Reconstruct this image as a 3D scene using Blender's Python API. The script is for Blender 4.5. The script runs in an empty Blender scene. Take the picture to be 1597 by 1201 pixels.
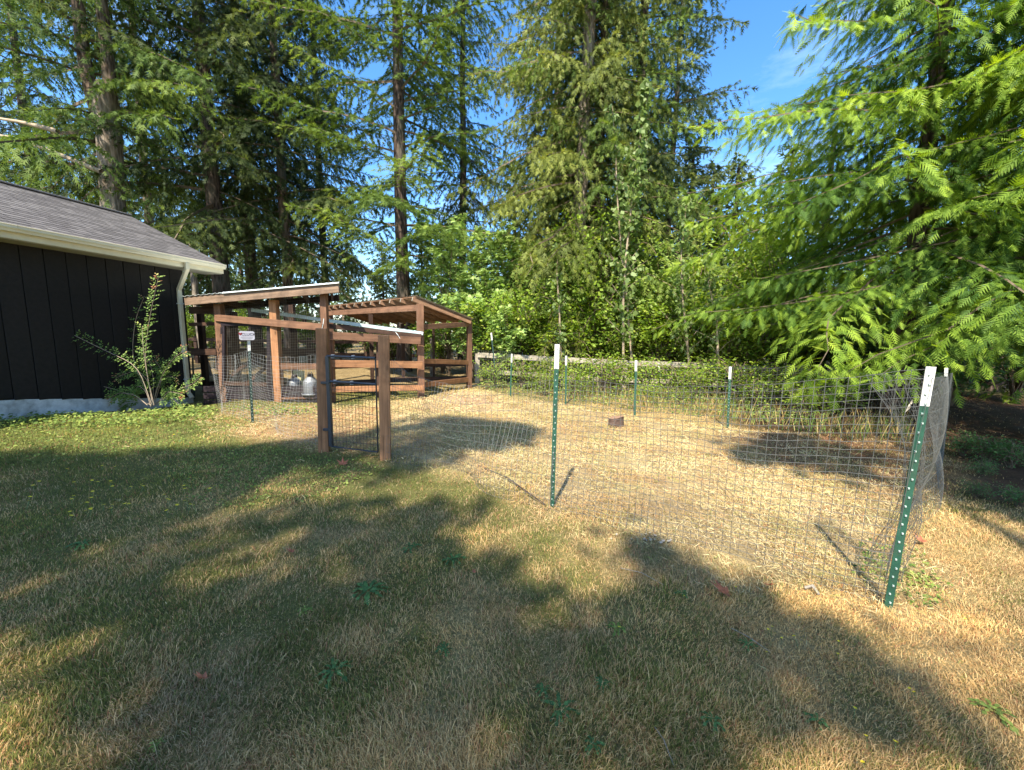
import bpy, bmesh, math, random
import numpy as np
from mathutils import Vector, Matrix

random.seed(7)
RNG = np.random.default_rng(7)
SC = bpy.context.scene
COL = SC.collection

# ------------------------------------------------------------------ camera
FPX = 615.0                       # focal length in pixels of the 1597 px wide photograph
PITCH = math.atan(80 / FPX)
ROLL = math.radians(1.03)
CAM = np.array([0, 0, 1.55])
_F = np.array([0, math.cos(PITCH), -math.sin(PITCH)])
_U0 = np.array([0, math.sin(PITCH), math.cos(PITCH)])
_R0 = np.array([1.0, 0, 0])
_R = math.cos(ROLL) * _R0 + math.sin(ROLL) * _U0
_U = -math.sin(ROLL) * _R0 + math.cos(ROLL) * _U0
cd = bpy.data.cameras.new('camera')
cd.sensor_width = 36
cd.lens = 36 * FPX / 1597
cd.clip_start = 0.05
cd.clip_end = 800
cam = bpy.data.objects.new('camera', cd)
COL.objects.link(cam)
cam.matrix_world = Matrix(((_R[0], _U[0], -_F[0], CAM[0]), (_R[1], _U[1], -_F[1], CAM[1]),
                           (_R[2], _U[2], -_F[2], CAM[2]), (0, 0, 0, 1)))
SC.camera = cam

# ------------------------------------------------------------------ light
SUN_AZ = math.radians(18)         # heading of the light, clockwise from +Y
SUN_EL = math.radians(52)
LDIR = Vector((math.sin(SUN_AZ) * math.cos(SUN_EL), math.cos(SUN_AZ) * math.cos(SUN_EL), -math.sin(SUN_EL)))
sd = bpy.data.lights.new('sun', 'SUN')
sd.energy = 4.4
sd.angle = math.radians(0.7)
sd.color = (1.0, 0.93, 0.79)
sun = bpy.data.objects.new('sun', sd)
sun.rotation_euler = LDIR.to_track_quat('-Z', 'Y').to_euler()
COL.objects.link(sun)

world = bpy.data.worlds.new('World')
SC.world = world
world.use_nodes = True
wn, wl = world.node_tree.nodes, world.node_tree.links
wn.clear()
w_out = wn.new('ShaderNodeOutputWorld')
w_bg = wn.new('ShaderNodeBackground')
w_bg.inputs['Strength'].default_value = 0.15
sky = wn.new('ShaderNodeTexSky')
sky.sky_type = 'NISHITA'
sky.sun_disc = False
sky.sun_elevation = SUN_EL
sky.sun_rotation = math.radians(198)
sky.air_density = 1.0
sky.dust_density = 0.6
sky.ozone_density = 3.0
w_tc = wn.new('ShaderNodeTexCoord')
w_map = wn.new('ShaderNodeMapping')
w_map.inputs['Scale'].default_value = (1.4, 1.4, 4.5)
w_no = wn.new('ShaderNodeTexNoise')
w_no.inputs['Scale'].default_value = 2.2
w_no.inputs['Detail'].default_value = 7
w_no.inputs['Roughness'].default_value = 0.62
w_cr = wn.new('ShaderNodeValToRGB')
w_cr.color_ramp.elements[0].position = 0.54
w_cr.color_ramp.elements[0].color = (0, 0, 0, 1)
w_cr.color_ramp.elements[1].position = 0.80
w_cr.color_ramp.elements[1].color = (0.20, 0.20, 0.20, 1)
w_mix = wn.new('ShaderNodeMixRGB')
w_mix.inputs['Color2'].default_value = (7.0, 7.4, 8.2, 1)
wl.new(w_tc.outputs['Generated'], w_map.inputs['Vector'])
wl.new(w_map.outputs[0], w_no.inputs['Vector'])
wl.new(w_no.outputs['Fac'], w_cr.inputs['Fac'])
wl.new(w_cr.outputs['Color'], w_mix.inputs['Fac'])
w_hs = wn.new('ShaderNodeHueSaturation')
w_hs.inputs['Saturation'].default_value = 1.25
wl.new(sky.outputs[0], w_hs.inputs['Color'])
wl.new(w_hs.outputs[0], w_mix.inputs['Color1'])
wl.new(w_mix.outputs[0], w_bg.inputs['Color'])
wl.new(w_bg.outputs[0], w_out.inputs['Surface'])

SC.view_settings.view_transform = 'Standard'
SC.view_settings.look = 'None'
SC.view_settings.gamma = 1
SC.view_settings.exposure = 1.38
SC.view_settings.use_curve_mapping = False
SC.render.engine = 'CYCLES'
SC.cycles.max_bounces = 7
SC.cycles.diffuse_bounces = 3
SC.cycles.transmission_bounces = 3
SC.cycles.transparent_max_bounces = 4
SC.cycles.sample_clamp_indirect = 6


# ------------------------------------------------------------------ survey of the place: sight lines -> metres
def ray(u, v):
    return _F + _R * (u - 798.5) / FPX + _U * (600.5 - v) / FPX


def onz(u, v, z=0.0):
    d = ray(u, v)
    return CAM + d * (z - CAM[2]) / d[2]


def ony(u, v, y):
    d = ray(u, v)
    return CAM + d * y / d[1]


def atx(u, y, v=520):
    return ony(u, v, y)[0]


# ------------------------------------------------------------------ numpy noise and terrain
_perm = RNG.random((256, 256))


def vnoise(x, y, s=1.0, o=0):
    x = np.asarray(x, float) / s + 37.7 * (o + 1)
    y = np.asarray(y, float) / s + 91.3 * (o + 1)
    xi, yi = np.floor(x).astype(int), np.floor(y).astype(int)
    xf, yf = x - xi, y - yi
    xf = xf * xf * (3 - 2 * xf)
    yf = yf * yf * (3 - 2 * yf)
    a = _perm[xi % 256, yi % 256]
    b = _perm[(xi + 1) % 256, yi % 256]
    c = _perm[xi % 256, (yi + 1) % 256]
    d = _perm[(xi + 1) % 256, (yi + 1) % 256]
    return (a * (1 - xf) + b * xf) * (1 - yf) + (c * (1 - xf) + d * xf) * yf


def fbm(x, y, s=1.0, o=0, n=4):
    t, a, w = 0, 1.0, 0
    for k in range(n):
        t = t + a * vnoise(x, y, s / 2 ** k, o + k * 3)
        w += a
        a *= 0.55
    return t / w


def sstep(a, b, x):
    t = np.clip((np.asarray(x, float) - a) / (b - a), 0, 1)
    return t * t * (3 - 2 * t)


def gz(x, y):
    """terrain height"""
    x, y = np.asarray(x, float), np.asarray(y, float)
    z = (fbm(x, y, 2.2, 1, 3) - 0.5) * 0.07 * sstep(1.0, 4, y)
    z = z - 0.24 * sstep(-5.6, -7.4, x) * sstep(6.3, 8.8, y) * sstep(14, 10.5, y)
    z = z + 0.08 * np.exp(-(((x + 1.0) / 0.8) ** 2 + ((y - 9.9) / 0.45) ** 2))
    z = z + 0.10 * np.exp(-(((x - 4.2) / 1.2) ** 2 + ((y - 5.9) / 0.30) ** 2))
    return z


def in_poly(px, py, poly):
    px, py = np.asarray(px), np.asarray(py)
    inside = np.zeros(px.shape, bool)
    n = len(poly)
    for i in range(n):
        x1, y1 = poly[i]
        x2, y2 = poly[(i + 1) % n]
        c = ((y1 > py) != (y2 > py)) & (px < (x2 - x1) * (py - y1) / (y2 - y1 + 1e-12) + x1)
        inside ^= c
    return inside


def gpoly(pts):
    return [tuple(onz(u, v)[:2]) for u, v in pts]


PEN = gpoly([(560, 625), (610, 722), (700, 735), (780, 770), (860, 805), (1000, 852), (1200, 900), (1390, 955),
             (1450, 900), (1452, 790), (1460, 725), (1290, 693), (1135, 668), (990, 648), (882, 632), (800, 618), (735, 608), (655, 622)])
STRAWPATCH = gpoly([(300, 650), (380, 636), (500, 632), (600, 640), (600, 700), (505, 704), (420, 690), (330, 672)])
GREEN = gpoly([(-200, 655), (0, 650), (180, 645), (300, 632), (400, 650), (330, 690), (200, 712), (0, 735), (-200, 740)])
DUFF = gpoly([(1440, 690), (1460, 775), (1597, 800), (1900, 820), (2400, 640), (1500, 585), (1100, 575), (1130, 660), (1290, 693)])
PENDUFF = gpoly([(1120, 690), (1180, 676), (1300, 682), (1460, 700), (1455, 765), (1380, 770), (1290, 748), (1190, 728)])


def soft_in(x, y, poly, j=0.22):
    r = 0
    for k, (a, b) in enumerate(((1, 0), (-1, 0), (0, 1), (0, -1), (.7, .7), (-.7, .7), (.7, -.7), (-.7, -.7))):
        nx = (fbm(x, y, 0.5, 20, 2) - .5) * 0.5
        ny = (fbm(x, y, 0.5, 40, 2) - .5) * 0.5
        r = r + in_poly(x + a * j + nx, y + b * j + ny, poly)
    return r / 8.0


def dryness(x, y):
    d = fbm(x, y, 0.9, 5, 4) * 0.62 + fbm(x, y, 0.22, 9, 2) * 0.38
    d = 0.08 + 0.84 * sstep(0.12, 0.88, d)
    d = d + 0.20 * sstep(-1.5, 2.5, x) - 0.10 * sstep(-1.0, -4.0, x) - 0.16 * sstep(3.0, 5.0, y) * sstep(-0.5, -2.0, x)
    d = d + 0.10 * sstep(3.4, 1.6, y)
    return np.clip(d, 0, 1)


# ------------------------------------------------------------------ materials
def new_mat(name):
    m = bpy.data.materials.new(name)
    m.use_nodes = True
    nt = m.node_tree
    b = nt.nodes['Principled BSDF']
    return m, nt, nt.nodes, nt.links, b


def ramp(nodes, stops):
    r = nodes.new('ShaderNodeValToRGB')
    e = r.color_ramp.elements
    while len(e) < len(stops):
        e.new(0.5)
    for k, (p, c) in enumerate(stops):
        e[k].position = p
        e[k].color = (*c, 1)
    return r


def mat_simple(name, col, rough=0.7, metal=0.0, var=0.25, scale=8.0, bump=0.15, spec=0.4, grain=None, dirt=None):
    """noise-varied paint / wood / metal; grain=(sx,sy,sz) stretches the noise in object space"""
    m, nt, N, L, b = new_mat(name)
    tc = N.new('ShaderNodeTexCoord')
    mp = N.new('ShaderNodeMapping')
    mp.inputs['Scale'].default_value = grain or (1, 1, 1)
    no = N.new('ShaderNodeTexNoise')
    no.inputs['Scale'].default_value = scale
    no.inputs['Detail'].default_value = 6
    no.inputs['Roughness'].default_value = 0.65
    L.new(tc.outputs['Object'], mp.inputs['Vector'])
    L.new(mp.outputs[0], no.inputs['Vector'])
    lo = tuple(c * (1 - var) for c in col)
    hi = tuple(min(1, c * (1 + var)) for c in col)
    r = ramp(N, [(0.3, lo), (0.7, hi)])
    L.new(no.outputs['Fac'], r.inputs['Fac'])
    out = r.outputs['Color']
    if dirt:
        n2 = N.new('ShaderNodeTexNoise')
        n2.inputs['Scale'].default_value = 2.6
        n2.inputs['Detail'].default_value = 8
        n2.inputs['Roughness'].default_value = 0.7
        L.new(tc.outputs['Object'], n2.inputs['Vector'])
        r2 = ramp(N, [(0.48, (0, 0, 0)), (0.72, (1, 1, 1))])
        L.new(n2.outputs['Fac'], r2.inputs['Fac'])
        mx = N.new('ShaderNodeMixRGB')
        mx.inputs['Color2'].default_value = (*dirt, 1)
        L.new(r2.outputs['Color'], mx.inputs['Fac'])
        L.new(out, mx.inputs['Color1'])
        out = mx.outputs['Color']
    oi = N.new('ShaderNodeObjectInfo')
    hv = N.new('ShaderNodeHueSaturation')
    mr = N.new('ShaderNodeMapRange')
    mr.inputs['To Min'].default_value = 1 - var * .6
    mr.inputs['To Max'].default_value = 1 + var * .6
    L.new(oi.outputs['Random'], mr.inputs['Value'])
    L.new(mr.outputs[0], hv.inputs['Value'])
    L.new(out, hv.inputs['Color'])
    L.new(hv.outputs['Color'], b.inputs['Base Color'])
    b.inputs['Roughness'].default_value = rough
    b.inputs['Metallic'].default_value = metal
    b.inputs['Specular IOR Level'].default_value = spec
    if bump:
        bp = N.new('ShaderNodeBump')
        bp.inputs['Strength'].default_value = bump
        bp.inputs['Distance'].default_value = 0.01
        L.new(no.outputs['Fac'], bp.inputs['Height'])
        L.new(bp.outputs[0], b.inputs['Normal'])
    return m


def mat_wood(name, col, var=0.35, knots=True):
    m = mat_simple(name, col, rough=0.75, var=var, scale=14, bump=0.5, spec=0.25, grain=(0.12, 1.6, 1.6),
                   dirt=tuple(c * 0.5 for c in col))
    # knots and dark checks
    nt = m.node_tree
    N, L = nt.nodes, nt.links
    b = N['Principled BSDF']
    src = b.inputs['Base Color'].links[0].from_socket
    tc = N.new('ShaderNodeTexCoord')
    mp = N.new('ShaderNodeMapping')
    mp.inputs['Scale'].default_value = (2.2, 6.0, 6.0)
    vo = N.new('ShaderNodeTexVoronoi')
    vo.inputs['Scale'].default_value = 1.0
    vo.inputs['Randomness'].default_value = 1.0
    r = ramp(N, [(0.05, (0.75, 0.75, 0.75)), (0.16, (0, 0, 0))])
    mp2 = N.new('ShaderNodeMapping')
    mp2.inputs['Scale'].default_value = (0.8, 45.0, 45.0)
    n2 = N.new('ShaderNodeTexNoise')
    n2.inputs['Scale'].default_value = 1.5
    n2.inputs['Detail'].default_value = 4
    r2 = ramp(N, [(0.62, (0, 0, 0)), (0.68, (0.6, 0.6, 0.6))])
    ad = N.new('ShaderNodeMixRGB')
    ad.blend_type = 'LIGHTEN'
    ad.inputs['Fac'].default_value = 1
    mx = N.new('ShaderNodeMixRGB')
    mx.inputs['Color2'].default_value = (*[c * 0.28 for c in col], 1)
    L.new(tc.outputs['Object'], mp.inputs['Vector'])
    L.new(tc.outputs['Object'], mp2.inputs['Vector'])
    L.new(mp.outputs[0], vo.inputs['Vector'])
    L.new(mp2.outputs[0], n2.inputs['Vector'])
    L.new(vo.outputs['Distance'], r.inputs['Fac'])
    L.new(n2.outputs['Fac'], r2.inputs['Fac'])
    L.new(r.outputs['Color'], ad.inputs['Color1'])
    L.new(r2.outputs['Color'], ad.inputs['Color2'])
    L.new(ad.outputs['Color'], mx.inputs['Fac'])
    L.new(src, mx.inputs['Color1'])
    L.new(mx.outputs['Color'], b.inputs['Base Color'])
    return m


def mat_leaf(name, stops, rough=0.6, trans=0.35, spec=0.2):
    m, nt, N, L, b = new_mat(name)
    at = N.new('ShaderNodeAttribute')
    at.attribute_name = 'var'
    r = ramp(N, stops)
    L.new(at.outputs['Fac'], r.inputs['Fac'])
    L.new(r.outputs['Color'], b.inputs['Base Color'])
    b.inputs['Roughness'].default_value = rough
    b.inputs['Specular IOR Level'].default_value = spec
    tr = N.new('ShaderNodeBsdfTranslucent')
    hs = N.new('ShaderNodeHueSaturation')
    hs.inputs['Value'].default_value = 1.5
    hs.inputs['Saturation'].default_value = 1.1
    hs.inputs['Hue'].default_value = 0.49
    L.new(r.outputs['Color'], hs.inputs['Color'])
    L.new(hs.outputs['Color'], tr.inputs['Color'])
    mx = N.new('ShaderNodeMixShader')
    mx.inputs['Fac'].default_value = trans
    L.new(b.outputs[0], mx.inputs[1])
    L.new(tr.outputs[0], mx.inputs[2])
    L.new(mx.outputs[0], N['Material Output'].inputs['Surface'])
    return m


def mat_colattr(name, rough=0.8, trans=0.0):
    m, nt, N, L, b = new_mat(name)
    at = N.new('ShaderNodeAttribute')
    at.attribute_name = 'Col'
    L.new(at.outputs['Color'], b.inputs['Base Color'])
    b.inputs['Roughness'].default_value = rough
    b.inputs['Specular IOR Level'].default_value = 0.2
    if trans:
        tr = N.new('ShaderNodeBsdfTranslucent')
        L.new(at.outputs['Color'], tr.inputs['Color'])
        mx = N.new('ShaderNodeMixShader')
        mx.inputs['Fac'].default_value = trans
        L.new(b.outputs[0], mx.inputs[1])
        L.new(tr.outputs[0], mx.inputs[2])
        L.new(mx.outputs[0], N['Material Output'].inputs['Surface'])
    return m


def mat_bark(name, c1, c2):
    m, nt, N, L, b = new_mat(name)
    tc = N.new('ShaderNodeTexCoord')
    mp = N.new('ShaderNodeMapping')
    mp.inputs['Scale'].default_value = (9, 9, 1.7)
    L.new(tc.outputs['Object'], mp.inputs['Vector'])
    vo = N.new('ShaderNodeTexVoronoi')
    vo.inputs['Scale'].default_value = 1.6
    L.new(mp.outputs[0], vo.inputs['Vector'])
    no = N.new('ShaderNodeTexNoise')
    no.inputs['Scale'].default_value = 2.0
    no.inputs['Detail'].default_value = 9
    no.inputs['Roughness'].default_value = 0.7
    L.new(mp.outputs[0], no.inputs['Vector'])
    ad = N.new('ShaderNodeMath')
    ad.operation = 'MULTIPLY'
    L.new(vo.outputs['Distance'], ad.inputs[0])
    L.new(no.outputs['Fac'], ad.inputs[1])
    r = ramp(N, [(0.08, c1), (0.45, c2)])
    L.new(ad.outputs[0], r.inputs['Fac'])
    n2 = N.new('ShaderNodeTexNoise')
    n2.inputs['Scale'].default_value = 1.1
    n2.inputs['Detail'].default_value = 5
    L.new(tc.outputs['Object'], n2.inputs['Vector'])
    r2 = ramp(N, [(0.5, (0, 0, 0)), (0.7, (.6, .6, .6))])
    L.new(n2.outputs['Fac'], r2.inputs['Fac'])
    mx = N.new('ShaderNodeMixRGB')
    mx.inputs['Color2'].default_value = (0.17, 0.17, 0.12, 1)
    L.new(r2.outputs['Color'], mx.inputs['Fac'])
    L.new(r.outputs['Color'], mx.inputs['Color1'])
    L.new(mx.outputs['Color'], b.inputs['Base Color'])
    bp = N.new('ShaderNodeBump')
    bp.inputs['Strength'].default_value = 1.0
    bp.inputs['Distance'].default_value = 0.05
    L.new(ad.outputs[0], bp.inputs['Height'])
    L.new(bp.outputs[0], b.inputs['Normal'])
    b.inputs['Roughness'].default_value = 0.9
    b.inputs['Specular IOR Level'].default_value = 0.1
    return m


M = {}
M['cedar_wood'] = mat_wood('stained_wood', (0.20, 0.104, 0.060))  # stain tone lowered to hold the coop's partial shade
M['lit_wood'] = mat_wood('sunlit_wood', (0.32, 0.155, 0.072))  # lighter copy of the stained wood, sunlight put into the colour
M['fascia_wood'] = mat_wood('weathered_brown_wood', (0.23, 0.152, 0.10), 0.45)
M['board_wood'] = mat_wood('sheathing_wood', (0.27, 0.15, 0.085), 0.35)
M['dark_wood'] = mat_wood('shaded_wood', (0.07, 0.038, 0.025), 0.4)  # timber standing in shade; the shade is part of this colour
M['grey_wood'] = mat_wood('weathered_grey_wood', (0.36, 0.31, 0.24), 0.3)
M['siding'] = mat_simple('black_brown_siding', (0.0115, 0.0088, 0.0075), rough=0.7, var=0.35, scale=10, bump=0.35, grain=(1.5, 1.5, .12), spec=0.3)
M['foundation'] = mat_simple('pale_concrete', (0.52, 0.52, 0.50), rough=0.9, var=0.15, scale=12, bump=0.3, dirt=(0.22, 0.22, 0.2))
M['cream'] = mat_simple('cream_painted_metal', (0.66, 0.58, 0.41), rough=0.35, var=0.08, scale=3, bump=0.03, spec=0.5, dirt=(0.60, 0.53, 0.37))
M['soffit'] = mat_simple('soffit_paint', (0.30, 0.27, 0.20), rough=0.6, var=0.1)
M['shingle'] = mat_simple('asphalt_shingle', (0.215, 0.19, 0.175), rough=0.95, var=0.45, scale=26, bump=0.5, spec=0.15)
M['shingle_base'] = mat_simple('roof_felt', (0.05, 0.045, 0.045), rough=0.95)
M['white_metal'] = mat_simple('white_roof_metal', (0.72, 0.78, 0.77), rough=0.4, var=0.08, scale=4, bump=0.02, spec=0.5, dirt=(0.5, 0.52, 0.47))
M['pale_metal'] = mat_simple('pale_blue_green_metal', (0.50, 0.63, 0.62), rough=0.45, var=0.1, scale=4, bump=0.02, spec=0.5, dirt=(0.36, 0.40, 0.36))
M['grey_metal'] = mat_simple('weathered_roof_metal', (0.42, 0.38, 0.31), rough=0.6, var=0.2, scale=6, bump=0.05, dirt=(0.22, 0.19, 0.13))
M['galv'] = mat_simple('galvanised_wire', (0.115, 0.115, 0.105), rough=0.5, metal=0.2, var=0.15, scale=30, bump=0, spec=0.5)
M['sunlit_wire'] = mat_simple('sunlit_galvanised_wire', (0.25, 0.25, 0.235), rough=0.5, var=0.1, scale=30, bump=0)  # paler copy of the wire with sunlight put into its colour
M['old_wire'] = mat_simple('dull_wire', (0.12, 0.11, 0.085), rough=0.6, metal=0.3, var=0.25, scale=30, bump=0, spec=0.4)
M['black_metal'] = mat_simple('black_powder_coat', (0.022, 0.026, 0.032), rough=0.4, var=0.2, bump=0.02, spec=0.5)
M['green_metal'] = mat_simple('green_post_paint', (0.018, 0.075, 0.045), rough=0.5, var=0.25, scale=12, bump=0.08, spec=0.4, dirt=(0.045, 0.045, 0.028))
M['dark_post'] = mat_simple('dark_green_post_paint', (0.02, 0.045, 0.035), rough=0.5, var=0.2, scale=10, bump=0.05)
M['white_paint'] = mat_simple('white_post_paint', (0.66, 0.65, 0.60), rough=0.5, var=0.06, scale=8, bump=0.03, dirt=(0.40, 0.36, 0.28))
M['stud'] = mat_simple('pale_stud', (0.38, 0.46, 0.40), rough=0.5, var=0.1)
M['galv_tank'] = mat_simple('galvanised_tank', (0.26, 0.27, 0.28), rough=0.5, metal=0.4, var=0.2, scale=6, bump=0.05)
M['plastic_dark'] = mat_simple('dark_plastic_and_shade', (0.03, 0.022, 0.025), rough=0.4, var=0.2)
M['yellow_board'] = mat_simple('pale_yellow_board', (0.50, 0.45, 0.22), rough=0.7, var=0.15)
M['sign_white'] = mat_simple('sign_white', (0.40, 0.38, 0.41), rough=0.5, var=0.06)
M['sign_ink'] = mat_simple('sign_dark_ink', (0.06, 0.05, 0.06), rough=0.6, var=0.1, bump=0)
M['sign_red'] = mat_simple('sign_red_ink', (0.20, 0.02, 0.02), rough=0.6, var=0.1, bump=0)
M['bark'] = mat_bark('fir_bark', (0.055, 0.038, 0.027), (0.27, 0.195, 0.145))
M['bark_dark'] = mat_bark('dark_bark', (0.03, 0.022, 0.018), (0.14, 0.10, 0.08))
M['bark_pale'] = mat_bark('pale_bark', (0.12, 0.095, 0.07), (0.42, 0.34, 0.27))
M['twig'] = mat_simple('twig_bark', (0.16, 0.115, 0.075), rough=0.9, var=0.35, scale=5)
M['twig_pale'] = mat_simple('pale_twig_bark', (0.38, 0.29, 0.20), rough=0.9, var=0.3, scale=5)
M['rust_bark'] = mat_simple('red_brown_stump', (0.10, 0.062, 0.045), rough=0.9, var=0.4, scale=20, bump=0.8)
M['stump_top'] = mat_simple('cut_stump_top', (0.22, 0.13, 0.08), rough=0.9, var=0.25, scale=20, bump=0.3)
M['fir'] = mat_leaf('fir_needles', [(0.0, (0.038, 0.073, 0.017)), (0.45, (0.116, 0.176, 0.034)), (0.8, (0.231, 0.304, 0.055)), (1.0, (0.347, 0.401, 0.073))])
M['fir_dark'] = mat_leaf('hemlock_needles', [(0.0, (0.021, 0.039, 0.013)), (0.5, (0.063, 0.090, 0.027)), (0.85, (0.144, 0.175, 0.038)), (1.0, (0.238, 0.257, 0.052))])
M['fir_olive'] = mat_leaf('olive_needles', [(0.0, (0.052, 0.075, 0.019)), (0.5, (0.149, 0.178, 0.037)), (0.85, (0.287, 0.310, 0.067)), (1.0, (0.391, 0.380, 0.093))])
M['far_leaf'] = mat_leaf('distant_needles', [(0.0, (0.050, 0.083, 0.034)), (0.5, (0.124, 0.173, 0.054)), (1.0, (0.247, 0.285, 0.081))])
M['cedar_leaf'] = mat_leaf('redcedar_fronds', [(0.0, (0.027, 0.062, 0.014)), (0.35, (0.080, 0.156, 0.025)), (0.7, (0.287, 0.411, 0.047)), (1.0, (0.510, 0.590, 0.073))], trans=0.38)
M['bramble'] = mat_leaf('bramble_leaves', [(0.0, (0.055, 0.116, 0.016)), (0.45, (0.173, 0.270, 0.032)), (0.8, (0.310, 0.404, 0.054)), (1.0, (0.455, 0.462, 0.108))], trans=0.4)
M['hazel'] = mat_leaf('hazel_leaves', [(0.0, (0.09, 0.16, 0.035)), (0.5, (0.24, 0.34, 0.075)), (1.0, (0.46, 0.55, 0.17))], trans=0.48)
M['maple'] = mat_leaf('maple_leaves', [(0.0, (0.120, 0.207, 0.050)), (0.5, (0.288, 0.414, 0.112)), (1.0, (0.504, 0.598, 0.225))], trans=0.4, spec=0.5)
M['poplar'] = mat_leaf('poplar_leaves', [(0.0, (0.08, 0.14, 0.035)), (0.6, (0.19, 0.26, 0.06)), (1.0, (0.30, 0.38, 0.16))], trans=0.4, spec=0.25, rough=0.5)
M['rose'] = mat_leaf('rose_leaves', [(0.0, (0.05, 0.10, 0.025)), (0.6, (0.17, 0.26, 0.06)), (0.9, (0.34, 0.36, 0.10)), (1.0, (0.42, 0.20, 0.10))], trans=0.3)
M['weed'] = mat_leaf('weed_leaves', [(0.0, (0.08, 0.13, 0.03)), (0.6, (0.19, 0.26, 0.055)), (1.0, (0.36, 0.40, 0.10))], trans=0.3)
M['dandelion_shade'] = mat_leaf('shaded_leaves', [(0.0, (0.05, 0.11, 0.035)), (1.0, (0.12, 0.22, 0.06))], trans=0.2)  # darker leaf copy; shade is put into its green
M['dry_leaf'] = mat_simple('fallen_leaf_brown', (0.34, 0.11, 0.05), rough=0.6, var=0.4, scale=30, bump=0.3)
M['petal'] = mat_simple('yellow_petals', (0.75, 0.55, 0.03), rough=0.6, var=0.1, bump=0)
M['grass'] = mat_colattr('grass_blades', 0.65, 0.25)
M['straw'] = mat_colattr('straw', 0.7, 0.1)


# ground material: colour from the surveyed cover map + fine procedural grain
def mat_ground():
    m, nt, N, L, b = new_mat('ground_cover')
    at = N.new('ShaderNodeAttribute')
    at.attribute_name = 'Col'
    tc = N.new('ShaderNodeTexCoord')
    no = N.new('ShaderNodeTexNoise')
    no.inputs['Scale'].default_value = 55
    no.inputs['Detail'].default_value = 8
    no.inputs['Roughness'].default_value = 0.75
    L.new(tc.outputs['Object'], no.inputs['Vector'])
    n2 = N.new('ShaderNodeTexNoise')
    n2.inputs['Scale'].default_value = 6
    n2.inputs['Detail'].default_value = 8
    n2.inputs['Roughness'].default_value = 0.7
    L.new(tc.outputs['Object'], n2.inputs['Vector'])
    r = ramp(N, [(0.32, (0.35, 0.35, 0.35)), (0.52, (0.9, 0.9, 0.9)), (0.72, (1.5, 1.45, 1.3))])
    L.new(no.outputs['Fac'], r.inputs['Fac'])
    r2 = ramp(N, [(0.3, (0.7, 0.68, 0.64)), (0.7, (1.2, 1.2, 1.2))])
    L.new(n2.outputs['Fac'], r2.inputs['Fac'])
    m1 = N.new('ShaderNodeMixRGB')
    m1.blend_type = 'MULTIPLY'
    m1.inputs['Fac'].default_value = 1
    L.new(at.outputs['Color'], m1.inputs['Color1'])
    L.new(r.outputs['Color'], m1.inputs['Color2'])
    m2 = N.new('ShaderNodeMixRGB')
    m2.blend_type = 'MULTIPLY'
    m2.inputs['Fac'].default_value = 1
    L.new(m1.outputs['Color'], m2.inputs['Color1'])
    L.new(r2.outputs['Color'], m2.inputs['Color2'])
    L.new(m2.outputs['Color'], b.inputs['Base Color'])
    bp = N.new('ShaderNodeBump')
    bp.inputs['Strength'].default_value = 0.9
    bp.inputs['Distance'].default_value = 0.03
    L.new(no.outputs['Fac'], bp.inputs['Height'])
    L.new(bp.outputs[0], b.inputs['Normal'])
    b.inputs['Roughness'].default_value = 0.95
    b.inputs['Specular IOR Level'].default_value = 0.1
    return m


M['ground'] = mat_ground()


# ------------------------------------------------------------------ object helpers
def tag(o, label=None, cat=None, group=None, kind=None):
    if label: o['label'] = label
    if cat: o['category'] = cat
    if group: o['group'] = group
    if kind: o['kind'] = kind
    return o


def empty(name, loc, label=None, cat=None, group=None):
    o = bpy.data.objects.new(name, None)
    o.empty_display_size = 0.2
    COL.objects.link(o)
    o.location = [float(c) for c in loc]
    tag(o, label, cat, group)
    return o


def world_loc(p):
    l = Vector(p.location)
    while p.parent:
        p = p.parent
        l += Vector(p.location)
    return l


def link(name, me, mat=None, parent=None, mw=None):
    """link one mesh as one object; mw is its world matrix"""
    o = bpy.data.objects.new(name, me)
    COL.objects.link(o)
    if mat is not None and len(me.materials) == 0:
        me.materials.append(mat)
    mw = mw or Matrix.Identity(4)
    if parent is not None:
        o.parent = parent
        # parents made by empty() only translate; mesh parents carry their own matrix
        pm = parent_matrix(parent)
        o.matrix_local = pm.inverted() @ mw
    else:
        o.matrix_local = mw
    WM[o] = mw
    return o


WM = {}


def parent_matrix(p):
    if p in WM:
        return WM[p]
    return Matrix.Translation(world_loc(p))


def np_mesh(name, V, F, attrs=None, col=None, smooth=False):
    """V (n,3); F (m,3) or (m,4) integer array; attrs = {name: (n,) floats}; col (n,3)"""
    V = np.ascontiguousarray(V, dtype=np.float32)
    F = np.ascontiguousarray(F, dtype=np.int32)
    me = bpy.data.meshes.new(name)
    k = F.shape[1]
    me.vertices.add(len(V))
    me.vertices.foreach_set('co', V.ravel())
    me.loops.add(F.size)
    me.loops.foreach_set('vertex_index', F.ravel())
    me.polygons.add(len(F))
    me.polygons.foreach_set('loop_start', np.arange(0, F.size, k, dtype=np.int32))
    me.polygons.foreach_set('use_smooth', np.full(len(F), smooth))
    me.update(calc_edges=True)
    for n, a in (attrs or {}).items():
        at = me.attributes.new(n, 'FLOAT', 'POINT')
        at.data.foreach_set('value', np.ascontiguousarray(a, dtype=np.float32))
    if col is not None:
        at = me.attributes.new('Col', 'FLOAT_COLOR', 'POINT')
        c = np.ones((len(V), 4), np.float32)
        c[:, :3] = col
        at.data.foreach_set('color', c.ravel())
    return me


_boxcache = {}


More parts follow.
